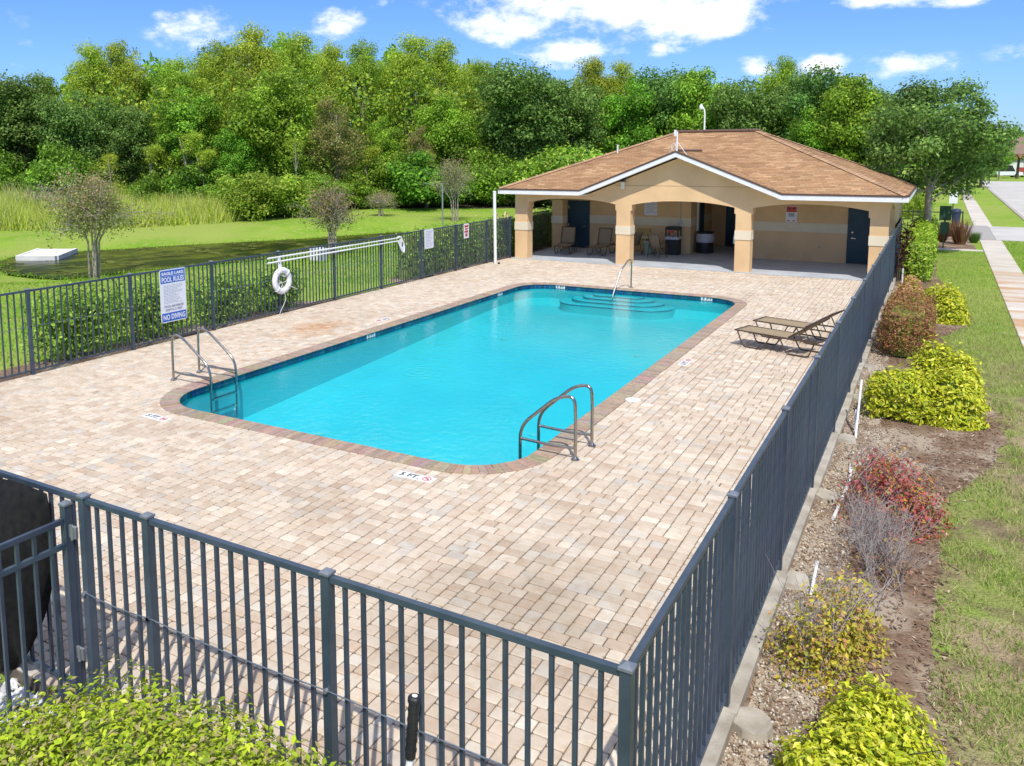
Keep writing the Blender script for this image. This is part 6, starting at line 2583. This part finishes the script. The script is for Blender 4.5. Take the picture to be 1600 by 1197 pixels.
# undergrowth
for a in (('shr1', 395, 43.5, 268, 1.2, 'large olive green shrub right of the tall grass'),
          ('shr1', 450, 44, 272, 1.2, 'olive green shrub with a dead grey patch, right of the largest one'),
          ('shr2', 352, 46, 276, 1.0, 'green shrub at the right end of the tall grass'),
          ('shr1', 500, 46, 272, 1.1, 'olive shrub behind the second crape myrtle'),
          ('shr2', 560, 48, 280, 1.1, 'green shrub right of the second crape myrtle'),
          ('shr2', 640, 49, 268, 1.1, 'big deep green shrub left of the far crape myrtle'),
          ('shr2', 685, 50, 285, .9, 'deep green shrub touching the thin grey post'),
          ('shr1', 600, 50, 275, .95, 'yellow green shrub in the middle of the wood edge'),
          ('shr2', 745, 53, 280, 1.0, 'green shrub right of the far crape myrtle'),
          ('shr2', 230, 47, 268, .95, 'deep green shrub behind the tall grass'),
          ('shr1', 180, 46, 285, .8, 'yellow green shrub beside the leftmost crape myrtle'),
          ('shr2', 30, 50, 270, 1.0, 'dark shrub above the tall grass at the left edge'),
          ('shr1', 780, 50, 296, .9, 'low green shrub behind the white post'),
          ('shr2', 840, 52, 290, 1.1, 'green shrub seen over the left end of the porch'),
          ('shr1', 1420, 52, 312, .8, 'bright green shrub right of the pool house corner'),
          ('shr1', 1445, 60, 300, .8, 'yellow green shrub behind the low black fence')):
    plant(*a, group=UG, cat='shrub')
for k, px in enumerate((90, 140, 280, 310, 415, 470, 530, 580, 620, 665, 715, 760, 800, 880, -60, -20, -120)):
    plant(['shr2', 'shr1', 'shr2'][k % 3], px, 52+(k*7 % 9), 222+(k*29 % 62), .85+(k*11 % 5)*.1, 'bush in the shade at the foot of the woods', FB, 'shrub')


# the street oak beside the hedge
r_ = np.random.default_rng(31)
lb = lobes_oak(r_, 84, 4.7, 2.75, 2.55, .60, 2.7)
sx_, sy_ = .82, 36.8
tr = thing('oak_tree', (sx_, sy_, -.12), 'round dark green oak with pale trunk by the sidewalk right of the house', 'tree')
me = crown_mesh('crown', lb, 30000, .15, OAKC+[(.17, .26, .07)], None, .55, .3, .18, .5, r_)
me.materials.append(M['leaf'])
obj('crown', me, None, tr)
me = new_mesh('trunk', trunk_mb(r_, lb, 5.2, .17, 44, .2, .42))
me.materials.append(M['palebark'])
obj('trunk', me, None, tr)


# crape myrtles with pale stems
def crape(px, py, zb, top_px, wide, seed, label, n_leaf=4000):
    r_ = np.random.default_rng(seed)
    p = ground_at(px, py, zb)
    x, y = float(p[0]), float(p[1])
    d = math.hypot(x-CAM[0], y-CAM[1])
    h_ = height_for(px, top_px, d)-zb
    z0 = float(terrain_z(np.array([x]), np.array([y]))[0])
    t_ = thing('crape_myrtle', (x, y, z0), label, 'tree', 'crape myrtles on the lawn')
    st_, tw = MB(), MB()
    tips = []
    for k in range(6):
        a = 2*math.pi*k/6+r_.normal()*.3
        sp = wide*(.25+.3*r_.random())
        base = np.array([.17*math.cos(a), .17*math.sin(a), -.1])
        m1 = np.array([.25*sp*math.cos(a), .25*sp*math.sin(a), h_*.33])
        m2 = np.array([.8*sp*math.cos(a), .8*sp*math.sin(a), h_*.58])
        st_.tube([tuple(base), tuple(m1), tuple(m2)], [.045, .036, .022], 7)
        for j in range(11):
            u = r_.random()
            s = m1*(1-u)+m2*u
            uz = r_.random()
            e = np.array([wide*r_.normal()*.5*(1-.5*uz), wide*r_.normal()*.5*(1-.5*uz), h_*(.40+.58*uz)])
            e = e*.78+(m2*np.array([1.3, 1.3, 1.0])+np.array([0, 0, h_*.2]))*.22
            q = (s+e)/2+np.array([0, 0, .1])
            tw.tube([tuple(s), tuple(q), tuple(e)], [.014, .010, .006], 4, False)
            tips.append(e)
            for l_ in range(5):
                w_ = s*(.4-.06*l_)+e*(.6+.06*l_)
                f_ = w_+rdirs(1, r_)[0]*np.array([.32, .32, .3])*(.6+r_.random())
                tw.tube([tuple(w_), tuple((w_+f_)/2), tuple(f_)], [.007, .006, .005], 3, False)
                tips.append(f_)
    obj('trunk', new_mesh('trunk', st_), M['palebark'], t_)
    obj('twigs', new_mesh('twigs', tw), M['twig'], t_)
    T = np.array(tips)
    idx = r_.choice(len(T), n_leaf)
    P = T[idx]+r_.normal(size=(n_leaf, 3))*.17
    hi = np.clip((P[:, 2]-h_*.45)/(h_*.5), 0, 1)
    V, F = leaf_geo(P, rdirs(n_leaf, r_), (.095+.0008*wide)*(.6+.7*r_.random(n_leaf)), .55, 0, r_)
    ca = pal(n_leaf, [(.34, .40, .09), (.42, .42, .15), (.26, .33, .08), (.48, .47, .26)], None, .15, r_)
    cb = pal(n_leaf, [(.56, .32, .17), (.50, .36, .20), (.44, .42, .17), (.58, .43, .3)], None, .15, r_)
    c = np.where((r_.random(n_leaf) < hi*.8)[:, None], cb, ca)
    obj('crown', np_mesh('crown', V, F, np.repeat(c, 4, axis=0)), M['leaf'], t_, kind='stuff')


crape(148, 440, -.35, 262, 2.3, 41, 'leftmost crape myrtle with pale stems in front of the pond', 9000)
crape(520, 402, -.25, 290, 1.9, 42, 'crape myrtle with pale stems behind the middle of the fence', 4500)
crape(712, 347, -.2, 243, 2.6, 43, 'crape myrtle with orange brown top left of the white post', 5000)
crape(595, 338, -.1, 300, 1.8, 44, 'small pale stemmed crape myrtle at the edge of the woods', 2200)

# dead brush at the left edge of the woods
r_ = np.random.default_rng(77)
x, y = column_at(55, 66)
z0 = float(terrain_z(np.array([x]), np.array([y]))[0])
db = thing('dead_brush', (x, y, z0), 'grey leafless brush pile at the left edge of the woods', 'brush')
mb = MB()
for k in range(150):
    b = r_.normal(size=2)*.8
    e = b+r_.normal(size=2)*.9
    mb.tube([(b[0], b[1], 0), (*((b+e)/2+r_.normal(size=2)*.15), 1.1), (e[0], e[1], .8+1.6*r_.random())], [.02, .015, .006], 4, False)
obj('branches', new_mesh('branches', mb), pmat('dead_wood', (.42, .38, .34), (.32, .28, .25), 9, .95), db)


# the mass of the woods behind, too deep to count
def woods_mass(name, cols_, dist0, dist1, n, size, colors, label, seed, lower=28, rel=False):
    r_ = np.random.default_rng(seed)
    prof_x = np.array([c_[0] for c_ in cols_])
    prof_y = np.array([c_[1] for c_ in cols_])
    px_ = r_.uniform(prof_x.min(), prof_x.max(), n)
    dd_ = r_.uniform(dist0, dist1, n)
    dm_ = np.full(n, (dist0+dist1)/2)
    if rel:
        b0_ = np.interp(px_, BX, BD)
        dd_, dm_ = dd_+b0_, dm_+b0_
    P = np.zeros((n, 3))
    top = np.interp(px_, prof_x, prof_y)+lower
    for i in range(n):
        x_, y_ = column_at(px_[i], dd_[i])
        lump = 1+.10*math.sin(px_[i]*.11+seed)*math.sin(px_[i]*.043+1)
        zt = height_for(px_[i], top[i], dm_[i])*lump
        P[i] = (x_, y_, -.1+zt*r_.random()**.75)
    Nn_ = rdirs(n, r_)
    Nn_[:, 2] += .4
    Nn_[:, 1] -= .5
    Nn_ /= np.linalg.norm(Nn_, axis=1)[:, None]
    V_, F_ = leaf_geo(P, Nn_, size*(.6+.8*r_.random(n)), .65, 0, r_)
    o_ = obj(name, np_mesh(name, V_, F_, np.repeat(pal(n, colors, None, .2, r_), 4, axis=0)), M['leaf'], kind='stuff')
    o_['label'] = label


PROF = [(-330, 100), (-100, 110), (0, 120), (80, 110), (130, 80), (210, 76), (290, 84), (350, 60), (400, 48), (470, 58), (540, 78), (560, 66), (650, 60), (700, 72), (760, 98), (850, 116), (930, 100), (1000, 116), (1130, 122), (1215, 100), (1300, 116), (1360, 138), (1400, 150)]
woods_mass('undergrowth_mass', [(a_, b_+0) for a_, b_ in PROF], 10, 19, 60000, .36, CYPC+MAPC+SHR2+OAKC, 'mixed foliage filling the space between the front trees of the woods', 8, 62, True)
woods_mass('woods', PROF, 94, 112, 34000, .72, CYPC+OAKC+MAPC, 'depth of the woods seen between the front trees', 3, 30)
FARP = [(1380, 205), (1480, 200), (1560, 203), (1585, 199), (1600, 203), (1650, 198), (1800, 200), (2200, 190)]
woods_mass('far_woods', FARP, 250, 290, 9000, 2.2, OAKC+MAPC, 'dark line of far trees at the end of the street', 5, 3)


# ================================================================== end of the street
def house(px, dist, w, dp, hw_, hr, rz, label, roofm, wallm):
    x_, y_ = column_at(px, dist)
    t_ = thing('house', (x_, y_, -.12), label, 'house', None, rz)
    obj('wall', new_mesh('wall', MB().box(-w/2, w/2, 0, dp, -.2, hw_)), wallm, t_)
    a, b = w/2+.5, dp+.5
    rf = MB()
    rf.add([(-a, -.5, hw_), (a, -.5, hw_), (a, b, hw_), (-a, b, hw_), (-a+dp*.5, dp/2, hr), (a-dp*.5, dp/2, hr)],
           [(0, 1, 5, 4), (1, 2, 5), (2, 3, 4, 5), (3, 0, 4), (3, 2, 1, 0)])
    obj('roof', new_mesh('roof', rf), roofm, t_)
    obj('garage_door', new_mesh('garage_door', MB().box(-w*.42, -w*.08, -.06, .02, 0, 2.3)), M['white'], t_)
    obj('door', new_mesh('door', MB().box(w*.02, w*.09, -.06, .02, 0, 2.1)), M['drip'], t_)
    for q_ in (.2, .36):
        obj('window', new_mesh('window', MB().box(w*q_-.6, w*q_+.6, -.07, .02, .9, 2.1)), M['carglass'], t_)


house(1612, 188, 15, 11, 3.0, 7.0, R(-6), 'pale house with tan roof at the end of the street', M['houseroof'], M['housewall'])
house(1700, 172, 15, 11, 3.0, 6.6, R(-12), 'pale house just outside the right edge at the end of the street', M['houseroof'], M['housewall'])
house(1545, 215, 13, 10, 3.0, 6.2, R(4), 'far house half hidden behind the street trees', pmat('pink_roof', (.42, .30, .25), (.36, .26, .21), 3, .9), M['housewall'])


def car(px, dist, rz, paint, label, ln=4.6, ht=1.6):
    x_, y_ = column_at(px, dist)
    t_ = thing('parked_car', (x_, y_, -.12), label, 'car', None, rz)
    h_ = ln/2
    side = [(-h_, .35), (-h_, .85), (-h_*.8, .95), (-h_*.62, ht), (h_*.35, ht), (h_*.62, .98), (h_*.97, .85), (h_, .35)]
    b_ = MB()
    n_ = len(side)
    b_.add([(x, -.88, z) for x, z in side]+[(x, .88, z) for x, z in side], [tuple(range(n_)), tuple(range(2*n_-1, n_-1, -1))]+[(i, n_+i, n_+(i+1) % n_, (i+1) % n_) for i in range(n_)])
    obj('body', new_mesh('body', b_), paint, t_)
    gl = MB()
    gsd = [(-h_*.74, 1.0), (-h_*.6, ht-.1), (h_*.32, ht-.1), (h_*.53, 1.0)]
    gl.add([(x, -.89, z) for x, z in gsd]+[(x, .89, z) for x, z in gsd], [(0, 1, 2, 3), (7, 6, 5, 4), (0, 4, 5, 1), (2, 6, 7, 3)])
    obj('windows', new_mesh('windows', gl), M['carglass'], t_)
    for sx__ in (-.62, .62):
        for sy__ in (-.8, .8):
            obj('wheel', new_mesh('wheel', MB().tube([(sx__*h_, sy__-.1, .33), (sx__*h_, sy__+.1, .33)], .33, 14)), M['tyre'], t_)


car(1570, 168, R(20), M['carwhite'], 'white van parked at the end of the street', 5.2, 2.1)
car(1560, 176, R(15), M['carwhite'], 'white car parked behind the white van', 4.5, 1.5)
car(1603, 172, R(70), M['carred'], 'dark red vehicle at the right edge at the end of the street', 4.4, 1.6)

SG = 'small trees at the end of the street'
plant('map1', 1563, 150, 223, 1.05, 'bright green small tree at the end of the street', SG, z=-.12)
plant('oak1', 1535, 120, 205, 1.0, 'dark green tree behind the street oak', SG, z=-.12)
plant('map2', 1548, 135, 240, .9, 'low yellow green tree beside the end of the street', SG, z=-.12)
plant('oak2', 1515, 100, 208, .9, 'dark tree hidden behind the street oak', SG, z=-.12)
# small palm with rusty crown in front of the far house
x, y = column_at(1591, 160)
pt = thing('palm_tree', (x, y, -.12), 'small palm with rusty fronds in front of the far house', 'palm tree')
obj('trunk', MB().tube([(x, y, -.2), (x+.1, y, 3.4)], [.22, .16], 8), M['bark'], pt)
fr = MB()
for k in range(16):
    a = 2*math.pi*k/16
    l_ = 1.7+.3*(k % 3)
    up_ = .8-.5*(k % 2)
    ca, sa = math.cos(a), math.sin(a)
    pts = [Vector((x+.1+ca*l_*u, y+sa*l_*u, 3.4+up_*math.sin(u*2.2)*1.0-u*u*.9)) for u in (0, .3, .6, .85, 1)]
    wv = [.05, .28, .3, .2, .02]
    sd = Vector((-sa, ca, 0))
    vs = []
    for p_, w_ in zip(pts, wv):
        vs += [p_-sd*w_-Vector((0, 0, w_*.5)), p_, p_+sd*w_-Vector((0, 0, w_*.5))]
    fr.col = [(.34, .16, .08), (.14, .18, .05), (.26, .16, .08)][k % 3]
    fr.add(vs, [(i*3+j, i*3+j+1, i*3+j+4, i*3+j+3) for i in range(4) for j in range(2)])
obj('fronds', fr, M['leafg'], pt)
